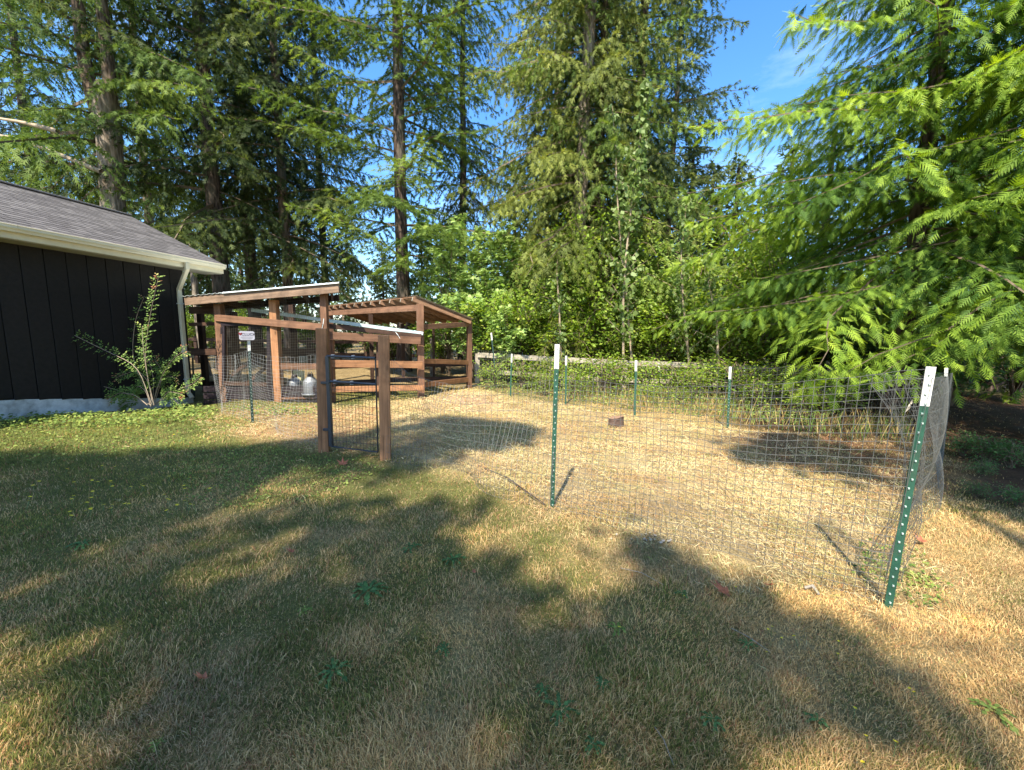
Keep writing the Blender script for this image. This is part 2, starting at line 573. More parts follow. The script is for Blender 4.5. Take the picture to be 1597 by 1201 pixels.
def box_mesh(l, w, h, bev=0.004):
    key = (round(l, 3), round(w, 3), round(h, 3), bev)
    if key in _boxcache:
        return None if _boxcache[key] is None else _boxcache[key]
    bm = bmesh.new()
    bmesh.ops.create_cube(bm, size=1)
    bmesh.ops.scale(bm, vec=(l, w, h), verts=bm.verts)
    if bev:
        bmesh.ops.bevel(bm, geom=bm.edges[:], offset=min(bev, l * .3, w * .3, h * .3), segments=1, affect='EDGES')
    me = bpy.data.meshes.new('box')
    bm.to_mesh(me)
    bm.free()
    _boxcache[key] = me
    return me


def beam(name, p, q, w, h, mat, parent=None, up=None, bev=0.004, spin=0.0):
    """timber from p to q; w across, h in the up direction; grain runs along its length (object X)"""
    p, q = Vector([float(c) for c in p]), Vector([float(c) for c in q])
    x = (q - p)
    l = x.length
    x.normalize()
    upv = Vector(up) if up is not None else (Vector((0, 0, 1)) if abs(x.z) < 0.9 else Vector((0, 1, 0)))
    y = upv.cross(x).normalized()
    z = x.cross(y).normalized()
    if spin:
        y, z = y * math.cos(spin) + z * math.sin(spin), z * math.cos(spin) - y * math.sin(spin)
    c = (p + q) / 2
    mw = Matrix(((x.x, y.x, z.x, c.x), (x.y, y.y, z.y, c.y), (x.z, y.z, z.z, c.z), (0, 0, 0, 1)))
    me = box_mesh(l, w, h, bev)
    if len(me.materials) and me.materials[0] != mat:
        me = me.copy()
        me.materials.clear()
    return link(name, me, mat, parent, mw)


def tube_arrays(pts, rad, seg=6, cap=True):
    pts = np.asarray(pts, float)
    n = len(pts)
    rad = np.broadcast_to(np.asarray(rad, float), (n,))
    t = np.gradient(pts, axis=0)
    t /= np.linalg.norm(t, axis=1)[:, None] + 1e-9
    ref = np.array([0.0, 0, 1]) if abs(t[0][2]) < 0.8 else np.array([1.0, 0, 0])
    a = np.cross(t, ref)
    a /= np.linalg.norm(a, axis=1)[:, None] + 1e-9
    b = np.cross(t, a)
    th = np.arange(seg) * 2 * math.pi / seg
    V = pts[:, None, :] + rad[:, None, None] * (a[:, None, :] * np.cos(th)[None, :, None] + b[:, None, :] * np.sin(th)[None, :, None])
    V = V.reshape(-1, 3)
    i = np.arange(n - 1)[:, None] * seg
    j = np.arange(seg)[None, :]
    F = np.stack([i + j, i + (j + 1) % seg, i + seg + (j + 1) % seg, i + seg + j], -1).reshape(-1, 4)
    return V, F


class Bag:
    """collects quads/tris of many tubes and sheets for ONE part"""
    def __init__(s):
        s.V, s.F, s.n, s.A = [], [], 0, []

    def add(s, V, F, a=None):
        V = np.asarray(V, float)
        s.V.append(V)
        s.F.append(np.asarray(F) + s.n)
        s.n += len(V)
        s.A.append(np.zeros(len(V)) if a is None else np.broadcast_to(a, (len(V),)))

    def tube(s, pts, rad, seg=4):
        s.add(*tube_arrays(pts, rad, seg))

    def mesh(s, name, smooth=False, attr=None, org=None):
        V = np.concatenate(s.V)
        if org is not None:
            V = V - np.asarray(org)
        return np_mesh(name, V, np.concatenate(s.F), attrs={attr: np.concatenate(s.A)} if attr else None, smooth=smooth)


def loft(rings):
    """rings: list of (k,3) arrays -> quads + end fans as quads"""
    k = len(rings[0])
    V = np.concatenate(rings)
    F = []
    for i in range(len(rings) - 1):
        for j in range(k):
            F.append((i * k + j, i * k + (j + 1) % k, (i + 1) * k + (j + 1) % k, (i + 1) * k + j))
    return V, np.array(F)


def lathe(profile, seg=18):
    th = np.arange(seg) * 2 * math.pi / seg
    return loft([np.stack([r * np.cos(th), r * np.sin(th), np.full(seg, z)], 1) for r, z in profile])


# ------------------------------------------------------------------ foliage generator
def unit(v):
    return v / (np.linalg.norm(v, axis=-1, keepdims=True) + 1e-9)


def fans(P, D, Nn, L, W, fingers, var, rng, curl=0.0):
    """for every point P: flat fan of triangles. fingers = [(offset, angle_deg, len, width)]"""
    D = unit(D)
    S = unit(np.cross(D, Nn))
    Nn = np.cross(S, D)
    n = len(P)
    out = np.empty((n, len(fingers), 3, 3), np.float32)
    for k, (off, ang, ln, wd) in enumerate(fingers):
        a = math.radians(ang)
        d = D * math.cos(a) + S * math.sin(a) - Nn * (curl * ln)
        s = -D * math.sin(a) + S * math.cos(a)
        c = P + D * (off * L)[:, None]
        w = (wd * W)[:, None] * 0.5
        out[:, k, 0] = c - s * w
        out[:, k, 1] = c + s * w
        out[:, k, 2] = c + d * (ln * L)[:, None]
    V = out.reshape(-1, 3)
    F = np.arange(len(V)).reshape(-1, 3)
    return V, F, np.repeat(var, len(fingers) * 3)


FIR_FING = [(0, 0, 1.0, 1.0), (0.1, 42, 0.7, .9), (0.1, -42, 0.7, .9), (0.45, 35, 0.5, .8), (0.45, -35, 0.5, .8)]
FIR_LOW = [(0, 0, 1.0, 1.3), (0.1, 45, 0.75, 1.2), (0.1, -45, 0.75, 1.2)]
CEDAR_FING = [(0, 0, 1.0, 1.0)] + [f for t in (0.08, 0.26, 0.44, 0.62, 0.8) for f in ((t, 40, 0.52 * (1.12 - t), 1.3), (t + .06, -40, 0.52 * (1.12 - t), 1.3))]
LEAF_FING = [(0, 28, 0.62, 0.55), (0, -28, 0.62, 0.55), (0.0, 0, 1.0, 1.0), (0.25, 0, 0.3, 1.2)]
OVAL_FING = [(0.45, 0, 0.55, 1.0), (0.45, 180, 0.45, 1.0)]
MAPLE_FING = [(0, 0, 1.0, 0.6), (0, 48, 0.9, .55), (0, -48, 0.9, .55), (0, 100, 0.6, .5), (0, -100, 0.6, .5)]


def conifer(seed, H, base, Lmax, nb, prof=0.75, e0=(-10, 25), droop=0.10, tw=0.24, tl=0.42, sp=0.12, ln=0.17, wd=0.035,
            hang=0.5, fing=FIR_FING, taper_top=0.55, minr=0.0, dead=0.0, upturn=0.0, sidedrop=0.35, flat=0.5, az_gap=None, wr=0.009):
    """returns crown (V,F,var) and branch wood (V,F). Trunk on the z axis."""
    rng = np.random.default_rng(seed)
    Pp, Dd, Nn, Ll, Vv = [], [], [], [], []
    wood = Bag()
    for i in range(nb):
        f = (i + rng.random()) / nb
        f = f ** 0.9
        h = base + (H - base) * f
        rel = f
        L = Lmax * (1 - rel) ** prof * (0.42 + 0.85 * rng.random() ** 0.8) + 0.25
        if rel < 0.12:
            L *= 0.7 + rel * 2.5
        az = i * 2.39996 + rng.normal(0, 0.35)
        if az_gap is not None and abs((az - az_gap[0] + math.pi) % (2 * math.pi) - math.pi) < az_gap[1]:
            L *= 0.45
        e = math.radians(e0[0] + (e0[1] - e0[0]) * rel + rng.normal(0, 7))
        bv = rng.random()
        n = max(5, int(L / 0.25))
        s = np.linspace(0, L, n)
        wob = np.cumsum(rng.normal(0, 0.045, n))
        aa = az + wob * 0.6
        hor = np.stack([np.cos(aa), np.sin(aa)], 1)
        x = s[:, None] * hor
        z = h + s * math.tan(e) - droop * s ** 2 / max(L, 1) * 1.6 + upturn * (s / L) ** 3 * L
        pts = np.concatenate([x, z[:, None]], 1)
        wood.tube(pts[:: max(1, n // 7)], np.linspace(0.008 + wr * L, 0.005, len(pts[:: max(1, n // 7)])), 3)
        if rng.random() < dead:
            continue
        # twigs
        st = np.arange(max(0.12, minr) * L + 0.1, L, tw * rng.uniform(0.85, 1.2))
        if len(st) == 0:
            st = np.array([L * .6])
        for side in (-1, 1):
            q = np.stack([np.interp(st, s, pts[:, c]) for c in range(3)], 1)
            td = hor[np.clip((st / L * (n - 1)).astype(int), 0, n - 1)]
            ang = side * np.radians(rng.uniform(42, 72, len(st)))
            d2 = np.stack([td[:, 0] * np.cos(ang) - td[:, 1] * np.sin(ang), td[:, 0] * np.sin(ang) + td[:, 1] * np.cos(ang)], 1)
            tlen = (tl * (L - st) * 0.8 + 0.18) * rng.uniform(0.6, 1.15, len(st))
            tlen = np.minimum(tlen, 1.3)
            for q0, dd, t_ in zip(q, d2, tlen):
                m = max(2, int(t_ / sp))
                k = (np.arange(m) + rng.random(m)) / m
                hg = hang * rng.uniform(0.5, 1.4)
                px = q0[0] + dd[0] * t_ * k
                py = q0[1] + dd[1] * t_ * k
                pz = q0[2] - hg * t_ * k ** 1.6 - rng.uniform(0, 0.05)
                Pp.append(np.stack([px, py, pz], 1))
                dz = -hg * 1.6 * k ** 0.6
                D = np.stack([np.full(m, dd[0]), np.full(m, dd[1]), dz], 1) + rng.normal(0, 0.28, (m, 3)) - np.array([0, 0, sidedrop]) * rng.random((m, 1))
                Dd.append(D)
                Nn.append(np.array([0, 0, 1.0]) + rng.normal(0, flat, (m, 3)))
                Ll.append(rng.uniform(0.7, 1.25, m))
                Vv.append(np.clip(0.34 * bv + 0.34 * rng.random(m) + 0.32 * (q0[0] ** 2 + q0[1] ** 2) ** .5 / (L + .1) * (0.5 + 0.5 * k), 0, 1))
        # along the spine
        m = max(3, int(L / sp))
        k = rng.uniform(0.15, 1.0, m)
        k[-1] = 1.0
        q = np.stack([np.interp(k * L, s, pts[:, c]) for c in range(3)], 1)
        Pp.append(q)
        h2 = hor[-1]
        Dd.append(np.array([h2[0], h2[1], -0.2]) + rng.normal(0, 0.4, (m, 3)))
        Nn.append(np.array([0, 0, 1.0]) + rng.normal(0, flat, (m, 3)))
        Ll.append(rng.uniform(0.7, 1.2, m))
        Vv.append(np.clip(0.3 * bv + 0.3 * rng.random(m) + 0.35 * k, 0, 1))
    P, D, Nr, Ls, Va = map(np.concatenate, (Pp, Dd, Nn, Ll, Vv))
    V, F, va = fans(P, D, Nr, ln * Ls, wd * Ls, fing, Va, rng)
    return (V, F, va), wood


_SP_MESH = {}


def conifer_meshes(key, **kw):
    if key not in _SP_MESH:
        (V, F, va), wood = conifer(**kw)
        _SP_MESH[key] = (np_mesh('crown', V, F, {'var': va}), wood.mesh('branches'))
    return _SP_MESH[key]


def trunk_mesh(H, r0, r1, seed=0, bend=0.0, seg=12, flare=1.35):
    rng = np.random.default_rng(seed)
    n = 16
    z = np.linspace(-0.3, H, n)
    bx = np.cumsum(rng.normal(0, bend, n))
    by = np.cumsum(rng.normal(0, bend, n))
    bx -= bx[1]
    by -= by[1]
    r = r1 + (r0 - r1) * (1 - np.clip(z, 0, H) / H) ** 0.9
    r = r * (1 + (flare - 1) * np.exp(-np.clip(z, 0, None) / 0.35))
    V, F = tube_arrays(np.stack([bx, by, z], 1), r, seg)
    Vr = V.reshape(n, seg, 3)
    c = np.stack([bx, by, z], 1)[:, None, :]
    Vr = c + (Vr - c) * (1 + rng.normal(0, 0.045, (n, seg, 1)))
    return np_mesh('trunk', Vr.reshape(-1, 3), F, smooth=True)


def xf(me_name, me, mat, parent, loc, rz=0.0, sc=1.0, tilt=(0, 0)):
    mw = Matrix.Translation(Vector([float(c) for c in loc])) @ Matrix.Rotation(tilt[0], 4, 'X') @ Matrix.Rotation(tilt[1], 4, 'Y') @ Matrix.Rotation(rz, 4, 'Z') @ Matrix.Scale(sc, 4)
    if mat is not None and len(me.materials) == 0:
        me.materials.append(mat)
    return link(me_name, me, None, parent, mw)


# ================================================================== GROUND
def cover(x, y):
    """surveyed ground colour (albedo) at x, y"""
    dr = dryness(x, y)[:, None]
    green = np.array([0.13, 0.14, 0.045])
    olive = np.array([0.20, 0.185, 0.065])
    tan = np.array([0.46, 0.34, 0.155])
    c = np.where(dr < .5, green + (olive - green) * dr * 2, olive + (tan - olive) * (dr - .5) * 2)
    pen = soft_in(x, y, PEN)[:, None]
    pn = fbm(x, y, 0.35, 60, 3)[:, None]
    c = c * (1 - pen) + pen * (np.array([0.30, 0.20, 0.11]) * (1 - pn) + np.array([0.60, 0.47, 0.24]) * pn)
    sp = soft_in(x, y, STRAWPATCH)[:, None] * 0.9
    c = c * (1 - sp) + sp * np.array([0.46, 0.30, 0.16])
    dirt = (np.exp(-(((x + 1.1) / 1.0) ** 2 + ((y - 9.0) / .9) ** 2)) * .8)[:, None]
    c = c * (1 - dirt) + dirt * np.array([0.42, 0.28, 0.20])
    gp = soft_in(x, y, GREEN)[:, None] * 0.85
    c = c * (1 - gp) + gp * np.array([0.18, 0.20, 0.06])
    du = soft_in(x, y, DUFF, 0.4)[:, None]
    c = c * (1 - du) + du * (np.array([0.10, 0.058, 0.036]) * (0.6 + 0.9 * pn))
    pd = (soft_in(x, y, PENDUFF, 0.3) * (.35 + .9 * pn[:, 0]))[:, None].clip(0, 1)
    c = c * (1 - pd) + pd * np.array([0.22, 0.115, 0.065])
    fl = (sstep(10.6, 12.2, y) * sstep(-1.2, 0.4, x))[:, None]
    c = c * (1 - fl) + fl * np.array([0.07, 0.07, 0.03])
    pa = (sstep(9.5, 12.0, y) * sstep(0.0, -1.5, x))[:, None]
    c = c * (1 - pa) + pa * (np.array([0.30, 0.22, 0.11]) * (0.7 + 0.6 * pn))
    return c


def build_ground():
    def axis(lo, hi, step, far, neg=True):
        core = np.arange(lo, hi + step * .5, step)
        g, s, x = [], step, hi
        while x < far:
            s *= 1.22
            x += s
            g.append(x)
        h, s, x = [], step, lo
        while x > -far:
            s *= 1.22
            x -= s
            h.append(x)
        return np.array(h[::-1] + list(core) + g)
    xs = axis(-11, 11, 0.085, 400)
    ys = axis(-1.0, 13.5, 0.085, 400)
    X, Y = np.meshgrid(xs, ys)
    Z = gz(X, Y)
    Z = Z + 0.012 * (fbm(X, Y, 0.25, 70, 3) - .5)
    n, m = X.shape
    i = np.arange(n - 1)[:, None] * m + np.arange(m - 1)[None, :]
    F = np.stack([i, i + 1, i + m + 1, i + m], -1).reshape(-1, 4)
    V = np.stack([X.ravel(), Y.ravel(), Z.ravel()], 1)
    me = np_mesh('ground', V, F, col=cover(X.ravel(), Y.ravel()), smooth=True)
    o = link('ground', me, M['ground'])
    tag(o, 'dry patchy ground with lawn, straw covered pen and bare soil', kind='structure')


build_ground()


# ------------------------------------------------------------------ built things in wood and metal
def W(u, v, y):
    return Vector([float(c) for c in ony(u, v, y)])


def gp(x, y):
    return Vector((float(x), float(y), float(gz(x, y))))


# ---- barn -------------------------------------------------------------------
def build_barn():
    a = Vector((0.1975, 0.9803, 0))            # along the eave, away from the camera
    n = Vector((0.9803, -0.1975, 0))           # out of the visible wall
    G1 = Vector((-7.13, 9.97, 0))              # under the far end of the gutter
    corner = Vector((-7.72, 9.42, 0))
    Lb = 11.5
    root = empty('barn', (corner.x, corner.y, float(gz(corner.x, corner.y))),
                 'black brown barn with cream gutter and grey shingle roof at the left edge', 'barn')
    Ze = 2.98

    def wz(t):                                  # bottom of the siding follows the falling grade
        return max(-0.12, min(0.42, -0.12 + 0.147 * t))
    # siding boards, each its own piece, with recessed joints
    wdt = 0.30
    t = 0.0
    core = []
    while t < Lb:
        t2 = min(Lb, t + wdt)
        z0 = wz((t + t2) / 2)
        p = corner - a * (t + wdt / 2) + n * 0.0
        beam('siding_board', p + Vector((0, 0, z0)), p + Vector((0, 0, Ze + 0.06)), wdt - 0.012, 0.022, M['siding'], root, up=n, bev=0.004)
        t = t2
    # wall core (behind the boards), far gable wall, foundation
    bm_ = Bag()

    def prism(P, Q, th, z0a, z0b, z1):
        d = (Q - P).normalized()
        nn = Vector((d.y, -d.x, 0)) * th / 2
        V = [P + nn + Vector((0, 0, z0a)), Q + nn + Vector((0, 0, z0b)), Q - nn + Vector((0, 0, z0b)), P - nn + Vector((0, 0, z0a)),
             P + nn + Vector((0, 0, z1)), Q + nn + Vector((0, 0, z1)), Q - nn + Vector((0, 0, z1)), P - nn + Vector((0, 0, z1))]
        bm_.add([tuple(v) for v in V], [(0, 1, 2, 3), (4, 7, 6, 5), (0, 4, 5, 1), (1, 5, 6, 2), (2, 6, 7, 3), (3, 7, 4, 0)])
    near = corner - a * Lb
    prism(corner - n * 0.07 - a * .01, near - n * 0.07, 0.10, -0.06, 0.4, Ze + 0.05)
    Wd = 5.0
    back = corner - n * Wd
    prism(corner - n * 0.08 - a * .03, back, 0.06, -0.1, -0.1, Ze + 0.05)
    prism(back, back - a * Lb, 0.1, -0.1, 0.3, Ze + 0.05)
    prism(near - n * 0.13, near - n * Wd, 0.06, 0.3, 0.3, Ze + 0.05)
    link('wall', bm_.mesh('wall'), M['siding'], root)
    fb = Bag()
    bm_2 = bm_
    bm_ = fb
    steps = 8
    for k in range(steps):
        ta, tb = Lb * k / steps, Lb * (k + 1) / steps
        P, Q = corner - a * ta - n * 0.11, corner - a * tb - n * 0.11
        d = -a
        nn = n * 0.11
        za, zb = wz(ta) - 0.006, wz(tb) - 0.006
        V = [P + nn + Vector((0, 0, -0.7)), Q + nn + Vector((0, 0, -0.7)), Q - nn + Vector((0, 0, -0.7)), P - nn + Vector((0, 0, -0.7)),
             P + nn + Vector((0, 0, za)), Q + nn + Vector((0, 0, zb)), Q - nn + Vector((0, 0, zb)), P - nn + Vector((0, 0, za))]
        fb.add([tuple(v) for v in V], [(0, 1, 2, 3), (4, 7, 6, 5), (0, 4, 5, 1), (1, 5, 6, 2), (2, 6, 7, 3), (3, 7, 4, 0)])
    link('foundation', fb.mesh('foundation'), M['foundation'], root)
    # roof: deck, ridge and shingles
    E = Vector((-7.13, 9.97, 3.10))
    rise, run_ = 1.26, 2.78
    slope = Vector((-n.x * run_, -n.y * run_, rise))
    sl = slope.length
    su = slope.normalized()
    up = a.cross(su)
    if up.z < 0: up = -up
    Lr = Lb + 0.55
    rg = Bag()

    def slab(P, ex, ey, th, upv, bag):
        V = []
        for z in (0, -th):
            for (i, j) in ((0, 0), (1, 0), (1, 1), (0, 1)):
                V.append(tuple(P + ex * i + ey * j + upv * z))
        bag.add(V, [(0, 1, 2, 3), (7, 6, 5, 4), (0, 4, 5, 1), (1, 5, 6, 2), (2, 6, 7, 3), (3, 7, 4, 0)])
    slab(E - up * 0.012, -a * Lr, slope, 0.03, up, rg)
    ridge = E + slope
    s2 = Vector((slope.x, slope.y, -slope.z))
    up2 = Vector((-up.x, -up.y, up.z))
    slab(ridge - up2 * 0.012, -a * Lr, s2, 0.03, up2, rg)
    rf = link('roof', rg.mesh('roof'), M['shingle_base'], root)
    # shingle tabs
    sb = Bag()
    rows = 23
    rr = random.Random(5)
    ex_ = sl / rows
    for r in range(rows):
        t = -0.02 - rr.random() * 0.3
        while t < Lr:
            w_ = rr.choice((0.14, 0.2, 0.26, 0.32))
            t1, t2 = max(t, -0.015), min(t + w_ - 0.008, Lr)
            if t2 > t1:
                lift = rr.uniform(0.004, 0.012)
                P = E - a * t1 + su * (r * ex_ - 0.02) + up * (0.006 + lift * .5)
                Q = su * (ex_ + 0.015) - up * (0.004 + lift * .4)
                V = [P, P - a * (t2 - t1), P - a * (t2 - t1) + Q, P + Q, P - up * 0.009, P - a * (t2 - t1) - up * 0.009]
                v_ = rr.random()
                sb.add([tuple(q) for q in V], [(0, 1, 2, 3), (4, 5, 1, 0)], v_)
            t += w_
    so = link('shingle_courses', sb.mesh('shingle_courses', attr='var'), M['shingle_tab'], rf)
    so['kind'] = 'stuff'
    beam('ridge_cap', ridge + a * .02 + Vector((0, 0, .02)), ridge - a * Lr + Vector((0, 0, .02)), 0.16, 0.03, M['shingle'], rf)
    # fascia boards and rake, gutter and soffit
    f0 = E - Vector((0, 0, 0.115)) + n * -0.035
    beam('fascia', f0, f0 - a * Lr, 0.03, 0.20, M['cream'], root)
    beam('rake_board', E + up * -.09 + a * .02 + su * .02, ridge + up * -.09 + a * .02, 0.03, 0.15, M['cream'], root, up=up)
    for k in range(5):
        p = E - Vector((0, 0, 0.222)) - n * (0.10 + 0.105 * k) - a * .02
        beam('soffit_board', p, p - a * (Lr - .05), 0.10, 0.015, M['soffit'], root)
    # K-style gutter: profile lofted along the eave
    prof = [(0.0, 0.0), (0.075, 0.0), (0.085, 0.03), (0.105, 0.055), (0.105, 0.085), (0.112, 0.10), (0.108, 0.108), (0.100, 0.10), (0.098, 0.06), (0.078, 0.035), (0.07, 0.008), (0.004, 0.008), (0.004, 0.10), (0.0, 0.10)]
    b0 = E - Vector((0, 0, 0.115)) + n * -0.018
    joints = [0.02, 3.62, 7.2, Lr]
    for k in range(3):
        rings = []
        for t in (joints[k] - .0, joints[k + 1] - 0.006):
            rings.append(np.array([tuple(b0 - a * t + n * px + Vector((0, 0, pz))) for px, pz in prof]))
        V, F = loft(rings)
        link('gutter', np_mesh('gutter', V, F), M['cream'], root)
    Vc = np.array([tuple(b0 - a * t + n * px + Vector((0, 0, pz))) for t in (0.012, 0.018) for px, pz in prof[:7]])
    F = [(0, 1, 2, 3), (3, 4, 5, 6), (10, 9, 8, 7), (13, 12, 11, 10), (0, 7, 8, 1), (1, 8, 9, 2), (2, 9, 10, 3), (3, 10, 11, 4), (4, 11, 12, 5), (5, 12, 13, 6)]
    link('gutter_end_cap', np_mesh('gutter_end_cap', Vc, np.array(F)), M['white_paint'], root)
    # downspout: rectangular pipe with an offset under the gutter
    ds = [W(297, 405, 9.05) + n * 0.0]
    p0 = b0 - a * 0.95 + n * 0.055 + Vector((0, 0, 0.0))
    wallp = corner - a * 0.16 + n * 0.065
    pts = [p0, p0 - Vector((0, 0, 0.12)), wallp + Vector((0, 0, 2.42)) - n * 0, wallp + Vector((0, 0, 2.30)), wallp + Vector((0, 0, 0.03)), wallp + Vector((0, 0, -0.10)) + n * 0.10]
    rings = []
    for i, p in enumerate(pts):
        d = (pts[min(i + 1, len(pts) - 1)] - pts[max(i - 1, 0)]).normalized()
        side = a
        fr = side.cross(d).normalized()
        w2, d2 = 0.042, 0.032
        rings.append(np.array([tuple(p + side * x * w2 + fr * y * d2) for x, y in ((-1, -.8), (-.8, -1), (.8, -1), (1, -.8), (1, .8), (.8, 1), (-.8, 1), (-1, .8))]))
    V, F = loft(rings)
    dn = link('downspout', np_mesh('downspout', V, F), M['cream'], root)
    for zz in (2.1, 1.0, 0.35):
        q = wallp + Vector((0, 0, zz))
        beam('strap', q - a * 0.06, q + a * 0.06, 0.075, 0.02, M['white_paint'], dn)


m_, nt_, N_, L_, b_ = new_mat('shingle_tabs')
_at = N_.new('ShaderNodeAttribute'); _at.attribute_name = 'var'
_tc = N_.new('ShaderNodeTexCoord')
_no = N_.new('ShaderNodeTexNoise'); _no.inputs['Scale'].default_value = 60; _no.inputs['Detail'].default_value = 5
L_.new(_tc.outputs['Object'], _no.inputs['Vector'])
_r = ramp(N_, [(0.0, (0.095, 0.087, 0.085)), (0.5, (0.125, 0.115, 0.112)), (1.0, (0.165, 0.152, 0.146))])
_ma = N_.new('ShaderNodeMath'); _ma.operation = 'MULTIPLY_ADD'; _ma.inputs[1].default_value = 0.9; _ma.inputs[2].default_value = -0.45
_mb = N_.new('ShaderNodeMath'); _mb.operation = 'ADD'
L_.new(_no.outputs['Fac'], _ma.inputs[0]); L_.new(_ma.outputs[0], _mb.inputs[0]); L_.new(_at.outputs['Fac'], _mb.inputs[1])
L_.new(_mb.outputs[0], _r.inputs['Fac']); L_.new(_r.outputs['Color'], b_.inputs['Base Color'])
b_.inputs['Roughness'].default_value = 0.95; b_.inputs['Specular IOR Level'].default_value = 0.15
M['shingle_tab'] = m_
build_barn()


# ---- wire mesh panels --------------------------------------------------------
def wire_mesh(name, fn, nu, nv, su, sv, rad, mat, parent=None, seg=3, rv=None):
    """fn(s,t)->xyz arrays, s along, t up; nu verticals, nv horizontals"""
    bag = Bag()
    for k in range(nv + 1):
        t = k / nv
        s = np.linspace(0, 1, su)
        bag.tube(fn(s, np.full(su, t)), rad, seg)
    for k in range(nu + 1):
        s = k / nu
        t = np.linspace(0, 1, sv)
        bag.tube(fn(np.full(sv, s), t), rv or rad, seg)
    return link(name, bag.mesh(name), mat, parent)


def panel_fn(P, Q, zb, zt, sag=0.03, wave=0.04, seed=0, botdip=0.0, topdip=0.0):
    P, Q = np.array(P[:2], float), np.array(Q[:2], float)
    d = Q - P
    nrm = np.array([d[1], -d[0]]) / np.linalg.norm(d)
    zb = zb if isinstance(zb, (tuple, list)) else (zb, zb)
    zt = zt if isinstance(zt, (tuple, list)) else (zt, zt)

    def fn(s, t):
        s, t = np.asarray(s, float), np.asarray(t, float)
        x = P[0] + d[0] * s
        y = P[1] + d[1] * s
        off = wave * np.sin(math.pi * s) * (np.sin(s * 7.1 + t * 3.3 + seed) + 0.5 * np.sin(s * 13 - t * 5 + seed * 2)) + wave * 1.5 * (0.5 - t) * np.sin(s * 5 + seed)
        gzz = gz(x, y)
        b = gzz + zb[0] + (zb[1] - zb[0]) * s + botdip * np.sin(math.pi * s)
        tp = gzz + zt[0] + (zt[1] - zt[0]) * s - topdip * np.sin(math.pi * s)
        z = b + (tp - b) * t - sag * np.sin(math.pi * s) * (0.4 + 0.6 * np.sin(t * 6 + seed)) * t
        z = z + 0.006 * np.sin(s * 40 + seed) * np.sin(t * 21)
        return np.stack([x + nrm[0] * off, y + nrm[1] * off, z], 1)
    return fn


def fence_panel(name, label, P, Q, cell, rad, mat, group, **kw):
    P, Q = np.array(P[:2], float), np.array(Q[:2], float)
    L = float(np.linalg.norm(Q - P))
    zt = kw.get('zt', 1.2)
    h = zt if not isinstance(zt, (tuple, list)) else max(zt)
    cw, ch = cell
    mid = (P + Q) / 2
    nu, nv = max(2, int(L / cw)), max(2, int(h / ch))
    o = wire_mesh(name, panel_fn(P, Q, kw.pop('zb', 0.0), kw.pop('zt', 1.2), **kw), nu, nv, max(8, int(L / 0.09)), 14, rad, mat)
    # shift origin to the foot of the panel
    off = Vector((float(mid[0]), float(mid[1]), float(gz(mid[0], mid[1]))))
    o.data.transform(Matrix.Translation(-off))
    o.matrix_local = Matrix.Translation(off)
    tag(o, label, 'wire fence', group)
    return o


# ---- T-posts -----------------------------------------------------------------
def t_post(bu, tu, label, green='green_metal', tip=0.21, face=None, group='metal fence posts with white tips', name='fence_post', y=None, wide=0.038):
    b = onz(*bu) if y is None else ony(bu[0], bu[1], y)
    base = Vector((float(b[0]), float(b[1]), float(gz(b[0], b[1]))))
    top = W(tu[0], tu[1], float(b[1]))
    ax = (top - base)
    Lp = ax.length
    ax.normalize()
    fd = Vector((face or (-base.x, -base.y))).to_3d() if face else Vector((-base.x, -base.y, 0))
    fd = (fd - ax * fd.dot(ax)).normalized()
    sd_ = ax.cross(fd).normalized()
    mw = Matrix(((sd_.x, fd.x, ax.x, base.x), (sd_.y, fd.y, ax.y, base.y), (sd_.z, fd.z, ax.z, base.z), (0, 0, 0, 1)))
    root = empty(name, base, label, 'fence post', group)
    k = wide / 0.038

    def prof(z0, z1, g):
        t = 0.0022 + g
        pr = [(-.019 - g, t), (.019 + g, t), (.019 + g, -t), (t, -t - .002), (t, -.034 - g), (-t, -.034 - g), (-t, -t - .002), (-.019 - g, -t)]
        pr = [(a * k, c * k) for a, c in pr]
        n = len(pr)
        V = [(a, c, z0) for a, c in pr] + [(a, c, z1) for a, c in pr]
        F = [(i, (i + 1) % n, n + (i + 1) % n, n + i) for i in range(n)] + [(8, 9, 10, 15), (11, 12, 13, 14), (2, 3, 6, 7), (0, 1, 2, 7)]
        return V, F
    V, F = prof(-0.25, Lp - tip, 0)
    link('stake', np_mesh('stake', V, np.array(F)), M[green], root, mw)
    V, F = prof(Lp - tip, Lp, 0.0012)
    link('white_tip', np_mesh('white_tip', V, np.array(F)), M['white_paint'], root, mw)
    if wide >= 0.038 and b[1] < 7:
        bag = Bag()
        z = 0.03
        j = 0
        while z < Lp - 0.02:
            dx = -0.004 if j % 2 else 0.004
            s = .0045 * k
            V = [(dx - s, .002, z - s * 1.6), (dx + s, .002, z - s * 1.6), (dx + s, .002, z + s * 1.6), (dx - s, .002, z + s * 1.6),
                 (dx - s * .8, .010, z - s * .2), (dx + s * .8, .010, z - s * .2), (dx + s * .8, .010, z + s * 1.2), (dx - s * .8, .010, z + s * 1.2)]
            bag.add(V, [(4, 5, 6, 7), (0, 1, 5, 4), (1, 2, 6, 5), (2, 3, 7, 6), (3, 0, 4, 7)], 1.0)
            z += 0.0535
            j += 1
        so = link('stud_row', bag.mesh('stud_row'), M['stud'], root, mw)
        so['kind'] = 'stuff'
    return root


